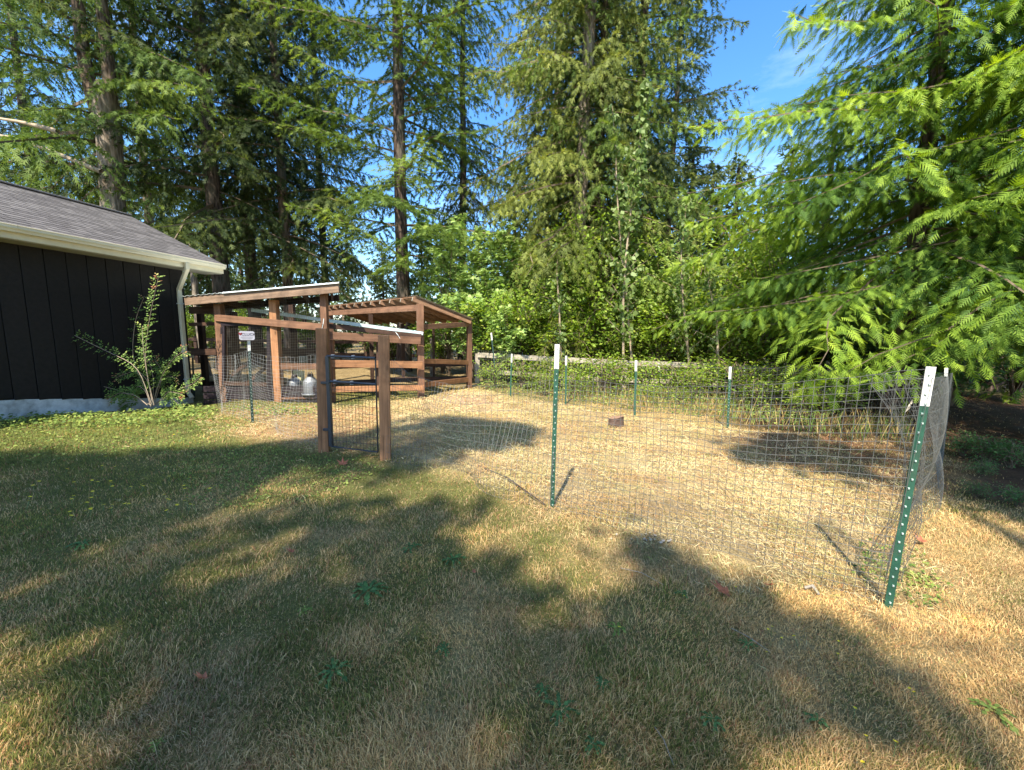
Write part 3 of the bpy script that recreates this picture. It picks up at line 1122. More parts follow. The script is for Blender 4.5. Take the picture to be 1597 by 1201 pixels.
PA = onz(1385, 947)
PB = onz(861, 793)
PC_ = onz(1135, 668)
PE = onz(990, 648)
PG = onz(882, 632)
PI_ = onz(796, 620)
PN = onz(1467, 720)
PL = onz(394, 660)
PGR = onz(600, 715)
PGL = onz(503, 703)
t_post((1385, 947), (1452, 572), 'nearest green studded fence post with white tip, leaning at the right', tip=0.215, face=(-0.55, -1.0))
t_post((861, 793), (869, 537), 'green studded fence post with white tip standing alone in mid lawn', tip=0.21, face=(-0.25, -1))
t_post((1135, 668), (1139, 572), 'green fence post at the back of the pen, nearest the cedar boughs')
t_post((990, 648), (992, 562), 'green fence post just right of the small stump')
t_post((882, 632), (883, 555), 'green fence post just right of the tall mid lawn post, behind it')
t_post((796, 620), (798, 552), 'slim fence post at the back corner near the open shelter')
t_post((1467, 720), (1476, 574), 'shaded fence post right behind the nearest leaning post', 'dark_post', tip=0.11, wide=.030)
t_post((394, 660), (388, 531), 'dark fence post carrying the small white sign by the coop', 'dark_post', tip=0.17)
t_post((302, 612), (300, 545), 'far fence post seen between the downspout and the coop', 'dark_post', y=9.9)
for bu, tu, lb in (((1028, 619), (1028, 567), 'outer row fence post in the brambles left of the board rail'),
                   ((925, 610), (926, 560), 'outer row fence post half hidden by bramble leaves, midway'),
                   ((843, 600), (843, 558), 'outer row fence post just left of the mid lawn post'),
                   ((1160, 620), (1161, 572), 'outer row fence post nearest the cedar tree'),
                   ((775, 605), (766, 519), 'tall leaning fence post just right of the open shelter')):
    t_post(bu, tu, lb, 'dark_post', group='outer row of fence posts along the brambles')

G1_ = 'wire fence panels round the pen'
fence_panel('wire_fence', 'front wire panel sagging between the two green studded posts', PB, PA, (0.0508, 0.0508), 0.0017, M['galv'], G1_, zb=(0.0, 0.02), zt=(1.16, 1.40), wave=0.05, sag=0.03, seed=1, topdip=0.05)
fence_panel('wire_fence', 'wire panel between gate post and mid lawn post, slumped along its bottom', (-1.48, 4.66), PB, (0.0508, 0.1016), 0.0017, M['galv'], G1_, zb=0.01, zt=(1.22, 1.16), wave=0.12, sag=0.10, seed=2.4, topdip=0.06)
fence_panel('wire_fence', 'shaded wire panel running back from the leaning post at right', PA, PN, (0.0508, 0.1016), 0.0013, M['galv'], G1_, zb=0.02, zt=(1.36, 1.15), wave=0.06, sag=0.05, seed=4)
fence_panel('wire_fence', 'back wire panel in front of the cedar boughs', PN, PC_, (0.1016, 0.1016), 0.0016, M['galv'], G1_, zb=0.0, zt=1.05, wave=0.05, sag=0.06, seed=5)
fence_panel('wire_fence', 'back wire panel right of the small stump', PC_, PE, (0.1016, 0.1016), 0.0016, M['galv'], G1_, zb=0.0, zt=1.05, wave=0.04, sag=0.05, seed=6)
fence_panel('wire_fence', 'back wire panel behind the small stump', PE, PG, (0.1016, 0.1016), 0.0016, M['galv'], G1_, zb=0.0, zt=1.07, wave=0.04, sag=0.05, seed=7)
fence_panel('wire_fence', 'back wire panel left of the tall mid lawn post', PG, PI_, (0.1016, 0.1016), 0.0017, M['galv'], G1_, zb=0.0, zt=1.07, wave=0.04, sag=0.05, seed=8)
fence_panel('wire_fence', 'wire panel closing the pen to the right of the shelter', PI_, (-1.05, 11.0), (0.1016, 0.1016), 0.0020, M['galv'], G1_, zb=0.0, zt=1.1, wave=0.03, sag=0.05, seed=9)
fence_panel('wire_fence', 'pale wire panel between the sign post and the gate', PL, (-2.5, 5.05), (0.1016, 0.0508), 0.0013, M['sunlit_wire'], G1_, zb=0.0, zt=(1.2, 1.25), wave=0.05, sag=0.12, seed=10, topdip=.05)
fence_panel('wire_fence', 'pale curled wire panel between barn corner and the sign post', (-5.75, 7.55), PL, (0.1016, 0.0508), 0.0015, M['sunlit_wire'], G1_, zb=(0.02, 0.0), zt=(1.05, 1.2), wave=0.06, sag=0.10, seed=11.3, topdip=.06)


def chicken_wire():
    """folded roll of diagonal wire hanging from the leaning post"""
    ax0 = Vector((PA[0], PA[1], 0))
    bag = Bag()

    def surf(s, t):                              # s round the fold, t height
        w = 0.055 + 0.075 * np.abs(t - 0.45) * 2 * (0.4 + .6 * t)
        ang = -2.2 + s * 4.6
        rr_ = w * (1 + 0.35 * np.sin(s * 9 + t * 4))
        top = sstep(0.8, 1.0, t)
        cx = PA[0] + 0.235 + 0.02 * np.sin(t * 4 + 1) - 0.13 * sstep(.6, 1, t)
        cy = PA[1] + 0.20
        x = cx + np.cos(ang) * rr_ * (0.55 + .5 * top)
        y = cy + np.sin(ang) * rr_
        x = x - 0.11 * (1 - sstep(0, .35, t)) * 1.0
        return np.stack([x, y, 0.10 + t * 1.24 + 0 * s], -1)
    n, m = 16, 34
    for k in range(-m, n + m, 1):
        for sg in (1, -1):
            t = np.linspace(0, 1, m + 1)
            s = (k + sg * t * m * 0.5) / n
            ok = (s >= 0) & (s <= 1)
            if ok.sum() < 2:
                continue
            bag.tube(surf(s[ok], t[ok]), 0.0008, 3)
    for t0 in np.linspace(0, 1, 14):
        s = np.linspace(0, 1, 24)
        bag.tube(surf(s, np.full(24, t0)), 0.0010, 3)
    for s0 in (0.0, 1.0):
        t = np.linspace(0, 1, 24)
        bag.tube(surf(np.full(24, s0), t), 0.0014, 3)
    o = link('chicken_wire', bag.mesh('chicken_wire'), M['galv'])
    o.data.transform(Matrix.Translation(-ax0))
    o.matrix_local = Matrix.Translation(ax0)
    tag(o, 'loose folded roll of chicken wire hanging behind the leaning post', 'chicken wire')


chicken_wire()


# ---- pen gate and its posts ----------------------------------------------------
def build_gate():
    yR, yL = 4.69, 4.96
    for (u, vt, vb, y, w_, lb) in ((598.5, 523, 716, yR, 0.125, 'brown wooden gate post on the right of the black gate, free standing'),
                                  (502, 512, 704, yL, 0.125, 'brown wooden gate post on the left of the black gate')):
        x = float(onz(u + 2, vb)[0])
        top = W(u, vt, y)
        base = Vector((x, y, float(gz(x, y)) - 0.2))
        o = beam('gate_post', base, Vector((top.x, y, top.z)), w_, w_, M['lit_wood'], None, up=Vector((0.25, -1, 0)).normalized(), bev=0.008)
        tag(o, lb, 'gate post', 'wooden gate posts')
    hinge = Vector((-2.30, 4.90, 0))
    latch = Vector((-1.63, 4.69, 0))
    g = empty('pen_gate', (hinge.x, hinge.y, float(gz(hinge.x, hinge.y))), 'black metal pen gate with wire lower half between two wooden posts', 'gate')
    z0 = 0.08
    zt, zm = W(550, 557, 4.8).z, W(550, 597, 4.8).z

    def at(p, z): return Vector((p.x, p.y, z))
    beam('stile', at(hinge, z0), at(hinge, zt), 0.045, 0.045, M['black_metal'], g)
    beam('stile', at(latch, z0), at(latch, zt), 0.016, 0.016, M['black_metal'], g)
    for z, nm in ((zt, 'top_rail'), (zm, 'middle_rail'), (z0, 'bottom_rail')):
        V, F = tube_arrays([at(hinge, z), at(hinge.lerp(latch, .5), z), at(latch, z)], 0.009 if nm == 'bottom_rail' else 0.017, 8)
        link(nm, np_mesh(nm, V, F, smooth=True), M['black_metal'], g)
    for z, s in ((zt, .12), (zt, .55), (zm, .15), (zm, .5)):
        p = hinge.lerp(latch, s)
        beam('clamp', at(p, z - .024), at(p, z + .024), .046, .012, M['galv_tank'], g)

    def fn(s, t):
        s, t = np.asarray(s), np.asarray(t)
        return np.stack([hinge.x + (latch.x - hinge.x) * s, hinge.y + (latch.y - hinge.y) * s - 0.02, z0 + (zm - z0) * t], 1)
    wire_mesh('wire_grid', fn, 14, 9, 2, 2, 0.0021, M['black_metal'], g, seg=4)
    for z in (0.3, 0.9):
        beam('hinge', at(hinge, z) + Vector((-.09, .0, 0)), at(hinge, z) + Vector((.02, 0, 0)), 0.05, 0.03, M['black_metal'], g)


build_gate()


# ---- chicken coop --------------------------------------------------------------
YA, YBB, YC = 8.78, 8.52, 8.25


def build_coop():
    def post(u, v, y, w_, mat, nm='corner_post', bot=-0.15):
        t = W(u, v, y)
        bx_ = atx(u + (8 if bot < 0 else 0), y, 600)
        return beam(nm, Vector((t.x, y, float(gz(t.x, y)) + bot)), t, w_, w_, mat, root, up=(0, -1, 0))
    c0 = W(342, 620, YA)
    root = empty('chicken_coop', (c0.x, c0.y, float(gz(c0.x, c0.y))), 'brown timber chicken coop with white edged lean-to roof beside the barn', 'chicken coop')
    post(341, 474, YA, 0.145, M['cedar_wood'])
    post(427, 468, YBB, 0.15, M['lit_wood'], 'middle_post')
    post(505, 458, YC, 0.12, M['cedar_wood'])
    # far row in the shade
    for u, v in ((312, 486), (364, 486), (455, 475), (503, 470)):
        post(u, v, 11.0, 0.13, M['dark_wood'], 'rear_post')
    # front roof fascia and roof
    fa, fb = W(289, 470, 8.62), W(529, 449.5, 7.95)
    beam('roof_fascia', fa, fb, 0.045, 0.175, M['fascia_wood'], root)
    beam('roof_fascia', fa + Vector((-.9, 2.05, -.02)), fb + Vector((-.9, 2.05, -.02)), 0.045, 0.15, M['dark_wood'], root)
    e = (fb - fa).normalized()
    for k in range(6):
        p = fa + (fb - fa) * ((k + .3) / 5.6)
        beam('rafter', p + Vector((0, .06, -.02)), p + Vector((-.87, 2.0, -.04)), 0.045, 0.13, M['dark_wood'], root)
    # corrugated sheets
    for k in range(4):
        A0 = fa + (fb - fa) * (k / 4) - e * 0.03 + Vector((0, -0.05, 0.105 + 0.004 * (k % 2)))
        A1 = fa + (fb - fa) * ((k + 1) / 4) + e * 0.03 + Vector((0, -0.05, 0.105 + 0.004 * (k % 2)))
        n = 29
        s = np.linspace(0, 1, n)
        top = []
        for yy in (0, 2.15):
            r = np.array(A0)[None, :] + s[:, None] * (np.array(A1) - np.array(A0))[None, :]
            r[:, 1] += yy
            r[:, 0] -= yy * .43
            r[:, 2] += 0.010 * np.cos(s * 2 * math.pi * 7)
            top.append(r)
        V = np.concatenate(top + [t - np.array([0, 0, 0.004]) for t in top])
        i = np.arange(n - 1)
        F = np.concatenate([np.stack([i, i + 1, i + n + 1, i + n], 1), np.stack([i + 3 * n, i + 3 * n + 1, i + 2 * n + 1, i + 2 * n], 1),
                            np.stack([i + 2 * n, i + 2 * n + 1, i + 1, i], 1)])
        link('roof_sheet', np_mesh('roof_sheet', V, F, smooth=False), M['white_metal'], root)
    beam('drip_edge', fa.lerp(fb, .27) + Vector((0, -.055, .098)), fb + Vector((0.02, -.055, .098)), 0.02, 0.028, M['white_metal'], root)
    # header between the posts, falls to the right
    beam('header', W(336, 495.5, YA - .08), W(503, 510.5, YC - .08), 0.05, 0.145, M['cedar_wood'], root)
    # rails and boards seen through the coop
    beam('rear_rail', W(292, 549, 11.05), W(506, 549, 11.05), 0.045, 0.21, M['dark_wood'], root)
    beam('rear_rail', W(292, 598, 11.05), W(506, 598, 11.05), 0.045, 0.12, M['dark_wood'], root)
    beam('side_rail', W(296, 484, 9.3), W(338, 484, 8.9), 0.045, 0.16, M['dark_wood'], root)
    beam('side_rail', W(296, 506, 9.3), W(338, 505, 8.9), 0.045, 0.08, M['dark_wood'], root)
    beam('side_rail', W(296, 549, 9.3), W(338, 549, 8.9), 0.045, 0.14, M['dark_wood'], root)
    # kick boards along the ground
    for k, (va, vb_) in enumerate(((602, 612), (613, 623), (624, 634), (635, 645))):
        ym = (va + vb_) / 2
        beam('kick_board', W(318, ym, YA + .03), W(497, ym, YC + .03 + .1), 0.03, 0.135, M['plastic_dark'], root)  # near-black tone carries the coop's shade on these boards
    # screen door frame with cross brace
    d = empty_part('door', root, W(384, 600, 8.66))
    beam('door_stile', W(349, 508, 8.70), W(349, 600, 8.70), 0.06, 0.05, M['plastic_dark'], d, up=(0, -1, 0))
    beam('door_stile', W(420, 506, 8.55), W(420, 628, 8.55), 0.09, 0.05, M['plastic_dark'], d, up=(0, -1, 0))
    beam('door_rail', W(345, 505, 8.70), W(423, 507, 8.55), 0.04, 0.08, M['plastic_dark'], d)
    beam('door_rail', W(347, 598, 8.70), W(420, 600, 8.55), 0.04, 0.09, M['dark_wood'], d)
    beam('brace', W(350, 594, 9.6), W(388, 565, 9.6), 0.04, 0.08, M['dark_wood'], root)
    beam('brace', W(386, 598, 9.6), W(420, 568, 9.6), 0.04, 0.08, M['dark_wood'], root)
    beam('inner_rail', W(372, 567, 9.6), W(424, 569, 9.6), 0.04, 0.035, M['dark_wood'], root)
    beam('front_rail', W(433, 571.5, YBB), W(497, 571.5, YC), 0.045, 0.13, M['cedar_wood'], root)
    # hardware cloth on the front, fine wire
    def fn(s, t):
        a0, a1 = np.array(W(348, 470, YA - .03)), np.array(W(500, 458, YC - .03))
        b0, b1 = np.array(W(348, 640, YA - .03)), np.array(W(500, 640, YC - .03))
        s, t = np.asarray(s)[:, None], np.asarray(t)[:, None]
        return (b0 * (1 - s) + b1 * s) * (1 - t) + (a0 * (1 - s) + a1 * s) * t
    wire_mesh('hardware_cloth', fn, 44, 44, 2, 2, 0.0017, M['old_wire'], root)
    beam('door_latch', W(345.5, 510, 8.68), W(345.5, 521, 8.68), 0.04, 0.03, M['plastic_dark'], root, up=(0, -1, 0))


def empty_part(name, parent, loc):
    o = bpy.data.objects.new(name, None)
    COL.objects.link(o)
    o.parent = parent
    o.matrix_local = parent_matrix(parent).inverted() @ Matrix.Translation(loc)
    WM[o] = Matrix.Translation(loc)
    return o


build_coop()


# feeders and boards kept in the coop
def build_waterer(u, v, y, s, lb):
    p = W(u, v, y)
    r = empty('poultry_waterer', p, lb, 'poultry waterer', 'galvanised poultry waterers in the coop')
    V, F = lathe([(0.0, 0.03), (0.165, 0.03), (0.175, 0.05), (0.175, 0.33), (0.165, 0.36), (0.07, 0.47), (0.055, 0.48)], 20)
    link('tank', np_mesh('tank', V * s, F, smooth=True), M['galv_tank'], r, Matrix.Translation(p))
    V, F = lathe([(0.0, 0.0), (0.21, 0.0), (0.225, 0.05), (0.215, 0.052), (0.19, 0.02)], 20)
    link('drip_pan', np_mesh('drip_pan', V * s, F, smooth=True), M['galv_tank'], r, Matrix.Translation(p))
    V, F = lathe([(0.062, 0.47), (0.075, 0.475), (0.07, 0.52), (0.035, 0.545), (0.0, 0.55)], 14)
    link('cap', np_mesh('cap', V * s, F, smooth=True), M['plastic_dark'], r, Matrix.Translation(p))
    th = np.linspace(0, math.pi, 9)
    V, F = tube_arrays(np.stack([np.cos(th) * .055, 0 * th, .53 + np.sin(th) * .055], 1) * s, .006, 5)
    link('handle', np_mesh('handle', V, F), M['plastic_dark'], r, Matrix.Translation(p))


sh = beam('bench_board', W(445, 619, 8.72), W(499, 618, 8.62), 0.5, 0.045, M['cedar_wood'])
tag(sh, 'low reddish board bench under the poultry waterers', 'bench board')
_bench_z = W(470, 616.5, 8.66).z
build_waterer(460.5, 615, 8.80, 0.82, 'galvanised poultry waterer with dark cap, the lower left one of two')
build_waterer(485.5, 616, 8.50, 0.86, 'galvanised poultry waterer with dark cap, nearest the gate post')
yb = beam('yellow_board', W(466, 603, 9.35), W(466, 578, 9.35), 0.27, 0.02, M['yellow_board'], up=(0, -1, 0))
tag(yb, 'pale yellow board leaning behind the two waterers', 'board')


# ---- sign ----------------------------------------------------------------------
def text_mesh(s, size, ext=0.001):
    c = bpy.data.curves.new('lettering', 'FONT')
    c.body = s
    c.size = size
    c.extrude = ext
    c.align_x = 'CENTER'
    c.align_y = 'CENTER'
    o = bpy.data.objects.new('tmp', c)
    COL.objects.link(o)
    dg = bpy.context.evaluated_depsgraph_get()
    me = bpy.data.meshes.new_from_object(o.evaluated_get(dg))
    bpy.data.objects.remove(o)
    return me


def build_sign():
    c = W(385, 523.5, 6.36)
    f = Vector((-c.x, -c.y, 0)).normalized()
    x = Vector((0, 0, 1)).cross(f).normalized()
    mw = Matrix(((x.x, 0, f.x, c.x), (x.y, 0, f.y, c.y), (x.z, 1, f.z, c.z), (0, 0, 0, 1)))
    bm = bmesh.new()
    w_, h_, q = 0.104, 0.070, 0.018
    pts = [(-w_, -h_ + q), (-w_ + q, -h_), (w_ - q, -h_), (w_, -h_ + q), (w_, h_ - q), (w_ - q, h_), (-w_ + q, h_), (-w_, h_ - q)]
    f1 = bm.faces.new([bm.verts.new((a, b, 0.004)) for a, b in pts])
    r = bmesh.ops.extrude_face_region(bm, geom=[f1])
    bmesh.ops.translate(bm, vec=(0, 0, -0.008), verts=[v for v in r['geom'] if isinstance(v, bmesh.types.BMVert)])
    bmesh.ops.recalc_face_normals(bm, faces=bm.faces)
    me = bpy.data.meshes.new('coop_sign')
    bm.to_mesh(me)
    bm.free()
    o = link('coop_sign', me, M['sign_white'], None, mw)
    tag(o, 'small white sign reading CLUCK with dark red bird mark, on the coop fence post', 'sign')
    link('lettering', text_mesh('CLUCK', 0.058), M['sign_ink'], o, mw @ Matrix.Translation((0.022, 0.018, 0.0062)))
    for k, (yy, ww) in enumerate(((-0.022, 0.075), (-0.038, 0.085), (-0.053, 0.06))):
        bag = Bag()
        x0 = -ww
        rr = random.Random(k)
        while x0 < ww:
            l = rr.uniform(.008, .02)
            bag.add([(x0, yy - .003, .0047), (x0 + l, yy - .003, .0047), (x0 + l, yy + .003, .0047), (x0, yy + .003, .0047)], [(0, 1, 2, 3)])
            x0 += l + .005
        link('small_print', bag.mesh('small_print'), M['sign_ink'], o, mw)
    # little heart-shaped hen mark
    hp = [(0, -.026), (.022, -.004), (.026, .012), (.018, .022), (.008, .02), (0, .01), (-.008, .02), (-.018, .024), (-.027, .014), (-.022, -.004)]
    V = [(a - .085, b + .026, .0052) for a, b in hp] + [(-.085, .026, .0052)]
    F = [(i, (i + 1) % 10, 10) for i in range(10)]
    link('bird_mark', np_mesh('bird_mark', V, np.array(F)), M['sign_red'], o, mw)


build_sign()


# ---- low roofed run between coop and shelter --------------------------------------
def build_run():
    yl, yr = 8.35, 9.10
    c0 = W(513, 620, yl)
    root = empty('roofed_run', (c0.x, c0.y, float(gz(c0.x, c0.y))), 'low timber run with pale blue white metal roof between coop and shelter', 'chicken run')

    def yy(u): return yl + (yr - yl) * (u - 513) / (655 - 513)
    # roof: white front flashing and sheet, falling to the right
    rp, rq = W(392, 483.5, 9.05), W(660, 520.5, 9.16)
    beam('roof_edge', rp, rq, 0.02, 0.075, M['pale_metal'], root)
    back = Vector((-0.85, 1.5, 0.0))
    n = 60
    s = np.linspace(0, 1, n)
    top = []
    for k_ in (0, 1):
        r = np.array(rp)[None, :] + s[:, None] * (np.array(rq) - np.array(rp))[None, :] + np.array(back) * k_
        r[:, 2] += 0.046 + 0.009 * np.cos(s * 2 * math.pi * 29)
        top.append(r)
    V = np.concatenate(top)
    i = np.arange(n - 1)
    link('roof_sheet', np_mesh('roof_sheet', V, np.stack([i, i + 1, i + n + 1, i + n], 1)), M['pale_metal'], root)
    beam('roof_joist', W(512, 508.5, yy(513) + .05), W(657, 524.5, yy(655) + .05), 0.04, 0.10, M['dark_wood'], root)
    beam('header', W(512, 523, yy(513) - .02), W(656, 531.5, yy(655) - .02), 0.045, 0.16, M['cedar_wood'], root)
    for k in range(8):
        p = rp.lerp(rq, (k + .5) / 8) - Vector((0, 0, .055))
        beam('rafter', p, p + back, 0.04, 0.09, M['dark_wood'], root)
    beam('rail', W(513, 567, yy(513)), W(659, 569, yy(655)), 0.04, 0.155, M['lit_wood'], root)
    beam('rail', W(515, 607.5, yy(513)), W(661, 604.5, yy(655)), 0.04, 0.125, M['lit_wood'], root)
    beam('post', W(517, 530, yy(513) + .1), W(520, 634, yy(513) + .1), 0.09, 0.09, M['cedar_wood'], root, up=(0, -1, 0))
    beam('post', W(589, 530, yy(590) + .1), W(590, 620, yy(590) + .1), 0.05, 0.07, M['dark_wood'], root, up=(0, -1, 0))
    beam('rear_rail', W(513, 573, 10.9), W(655, 566, 11.2), 0.04, 0.11, M['dark_wood'], root)
    beam('rear_rail', W(513, 597, 10.9), W(655, 592, 11.2), 0.04, 0.11, M['dark_wood'], root)
    # hardware cloth above the header and torn end
    V, F = tube_arrays([W(617, 518, yy(617) - .1), W(620, 522, yy(617) - .14), W(624, 528, yy(617) - .15)], 0.004, 5)
    link('loose_strap', np_mesh('loose_strap', V, F), M['white_metal'], root)
    V, F = tube_arrays([W(505, 497, YC - .2), W(504, 505, YC - .22), W(502, 514, YC - .2)], 0.006, 5)
    link('loose_strap', np_mesh('loose_strap', V, F), M['white_metal'], root)


build_run()


# ---- open shelter -------------------------------------------------------------------
def build_shelter():
    ZH = 2.42
    A = Vector([float(c) for c in onz(648, 462, ZH)])            # high front corner
    B = Vector([float(c) for c in onz(508, 477.5, ZH)])          # high far-left corner
    Cc = W(739, 499, 10.9)                                       # low right corner
    D = B + (Cc - A)
    base = W(655, 620, 9.29)
    root = empty('open_shelter', (base.x, base.y, float(gz(base.x, base.y))), 'open timber shelter with corrugated roof at the back of the pen', 'shelter')
    h = (B - A)
    dn = (Cc - A)
    up = h.cross(dn).normalized()
    if up.z < 0: up = -up
    n = 90
    s = np.linspace(0, 1, n)
    rows = []
    for k in (0, .5, 1):
        r = np.array(A)[None, :] + s[:, None] * np.array(h)[None, :] + k * np.array(dn)[None, :]
        r += np.array(up)[None, :] * (0.014 * np.cos(s * 2 * math.pi * 42)[:, None] + 0.02)
        rows.append(r)
    V = np.concatenate(rows)
    i = np.arange(n - 1)
    F = np.concatenate([np.stack([i + j * n, i + 1 + j * n, i + 1 + (j + 1) * n, i + (j + 1) * n], 1) for j in (0, 1)])
    link('roof_sheet', np_mesh('roof_sheet', V, F), M['grey_metal'], root)
    # sheathing boards under the sheet, laid along the ridge
    nb = 9
    for k in range(nb):
        p = A + dn * ((k + .5) / nb) - up * 0.012
        beam('roof_board', p + h * 0.006, p + h * 0.994, dn.length / nb - (0.02 if k < 7 else .05), 0.018, M['board_wood'], root, up=up)
    # rafters running down the slope
    for k in range(11):
        p = A + h * ((k + .12) / 10.6) - up * 0.075
        beam('rafter', p - dn.normalized() * 0.02, p + dn * 0.985, 0.045, 0.10, M['board_wood'], root, up=up)
        beam('sunlit_rafter_tip', p - dn.normalized() * 0.026, p - dn.normalized() * 0.021, 0.047, 0.102, M['grey_wood'], root, up=up)  # thin pale plate paints the sunlight on each rafter end
    # posts
    def post(u, v, y, w_=.13, m='cedar_wood', bot=None):
        t = W(u, v, y)
        return beam('post', Vector((t.x, y, float(gz(t.x, y)) - .15)), t, w_, w_, M[m], root, up=(0.5, -1, 0))
    post(655, 474, 9.29, 0.14)
    post(732, 502, 11.1, 0.13)
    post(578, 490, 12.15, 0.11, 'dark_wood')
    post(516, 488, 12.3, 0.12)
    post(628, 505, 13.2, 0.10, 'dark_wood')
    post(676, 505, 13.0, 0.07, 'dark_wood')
    # headers and rails
    beam('header', W(660, 510, 9.32), W(733, 505.5, 11.1), 0.05, 0.13, M['cedar_wood'], root)
    beam('header', W(508, 489, 12.35), W(655, 480, 9.36), 0.05, 0.14, M['cedar_wood'], root)
    beam('rail', W(660, 563, 9.32), W(732, 565.5, 11.1), 0.045, 0.12, M['lit_wood'], root)
    beam('rail', W(660, 600, 9.32), W(732, 592, 11.1), 0.045, 0.13, M['lit_wood'], root)
    beam('rear_rail', W(590, 570, 12.7), W(728, 568, 12.7), 0.045, 0.13, M['dark_wood'], root)
    beam('rear_rail', W(590, 592, 12.7), W(728, 590, 12.7), 0.045, 0.13, M['dark_wood'], root)


build_shelter()


# ---- weathered board rail fence behind the brambles ------------------------------------
def build_rail_fence():
    b = W(980, 620, 11.4)
    root = empty('board_fence', (b.x, b.y, 0.0), 'old grey board rail fence half buried in the brambles', 'board fence')
    pts = [(745, 553.5, 12.2), (860, 560, 11.9), (975, 566, 11.6), (1120, 571, 11.2), (1225, 578, 10.9), (1330, 583, 10.7)]
    for i in range(len(pts) - 1):
        p, q = W(*pts[i]), W(*pts[i + 1])
        beam('rail', p, q, 0.05, 0.15, M['grey_wood'], root)
        beam('rail', p - Vector((0, .03, .5)), q - Vector((0, .03, .5)), 0.05, 0.13, M['grey_wood'], root)
    for (u, v, y) in pts:
        t = W(u, v - 2, y + .1)
        beam('post', Vector((t.x, t.y, -.2)), t, 0.13, 0.13, M['grey_wood'], root, up=(0, -1, 0))


build_rail_fence()


def build_pasture_fence():
    root = empty('pasture_fence', (-9.0, 17.5, 0), 'dark distant rail fence across the pasture beyond the coop', 'fence')
    xs = [-19, -16.5, -14, -11.5, -9, -6.5, -4]
    for i, x in enumerate(xs):
        beam('post', (x, 17.5, -.2), (x, 17.5, 1.2), 0.13, 0.13, M['dark_wood'], root, up=(0, -1, 0))
        if i < len(xs) - 1:
            for z in (0.5, 1.05):
                beam('rail', (x, 17.42, z), (xs[i + 1], 17.42, z + .01), 0.04, 0.14, M['dark_wood'], root)


build_pasture_fence()


# ================================================================== TREES
def build_tree(label, loc, key, kw, bark='bark', crown='fir', H=24, r0=0.28, r1=0.05, rz=0.0, sc=1.0, group=None, name='fir_tree', tilt=(0, 0),
               trunk=True, cat='tree', bend=0.02, seed=0, wood='twig'):
    base = Vector((float(loc[0]), float(loc[1]), float(gz(loc[0], loc[1])) - 0.05))
    root = empty(name, base, label, cat, group)
    cm, wm = conifer_meshes(key, **kw)
    mw = Matrix.Translation(base) @ Matrix.Rotation(tilt[0], 4, 'X') @ Matrix.Rotation(tilt[1], 4, 'Y') @ Matrix.Rotation(rz, 4, 'Z') @ Matrix.Scale(sc, 4)

    def put(nm, me, mat):
        if len(me.materials) == 0:
            me.materials.append(M[mat])
        o = link(nm, me, None, root, mw)
        if me.materials[0] != M[mat]:
            o.material_slots[0].link = 'OBJECT'
            o.material_slots[0].material = M[mat]
        return o
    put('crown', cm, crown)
    put('branches', wm, wood)
    if trunk:
        tm = trunk_mesh(H, r0 / sc, r1 / sc, seed, bend=bend)
        tm.materials.append(M[bark])
        link('trunk', tm, None, root, mw)
    return root


_VARM = {}
# --- kinds of conifer (built once, shared by the trees of the kind)
K_HEM = dict(seed=11, H=24, base=4.0, Lmax=5.0, nb=120, prof=0.5, e0=(-14, 25), droop=0.12, tw=0.23, tl=0.46, sp=0.078, ln=0.20, wd=0.036, hang=0.95, flat=0.7, sidedrop=1.0)
K_HEM2 = dict(K_HEM, seed=12, base=5.0, nb=105, Lmax=3.7, hang=1.1)
K_FIR = dict(seed=21, H=23, base=3.6, Lmax=5.0, nb=105, prof=0.5, e0=(-8, 28), droop=0.09, tw=0.22, tl=0.5, sp=0.072, ln=0.20, wd=0.036, hang=0.45, flat=0.45, upturn=0.05)
K_OLI = dict(seed=31, H=24, base=2.4, Lmax=4.2, nb=165, prof=0.5, e0=(-24, 20), droop=0.12, tw=0.22, tl=0.42, sp=0.078, ln=0.20, wd=0.034, hang=1.35, flat=0.8, sidedrop=1.4)
K_FAR = dict(seed=41, H=13, base=1.0, Lmax=3.0, nb=95, prof=0.8, e0=(-8, 25), droop=0.09, tw=0.45, tl=0.5, sp=0.17, ln=0.40, wd=0.11, hang=0.8, fing=FIR_LOW)
K_FAR2 = dict(K_FAR, seed=42, base=2.2, Lmax=2.5, nb=80, hang=0.9)
K_CED = dict(seed=51, H=13.5, base=2.35, Lmax=4.7, nb=150, prof=0.6, e0=(-16, 14), droop=0.10, tw=0.165, tl=0.42, sp=0.10, ln=0.225, wd=0.0145, hang=0.72, fing=CEDAR_FING,
             flat=0.42, sidedrop=0.85, upturn=0.10, minr=0.04, wr=0.004)
K_CED2 = dict(K_CED, seed=52, H=11, Lmax=4.2, nb=95, base=1.0, sp=0.15, wd=0.02, tw=.24)


def tx(u, y, v=500):
    return atx(u, y, v)


def at_u(u, y, v=520):
    """ground spot seen in the direction of u at depth y"""
    return (float(atx(u, y, v)), y)


GT = 'tall conifers at the back of the yard'
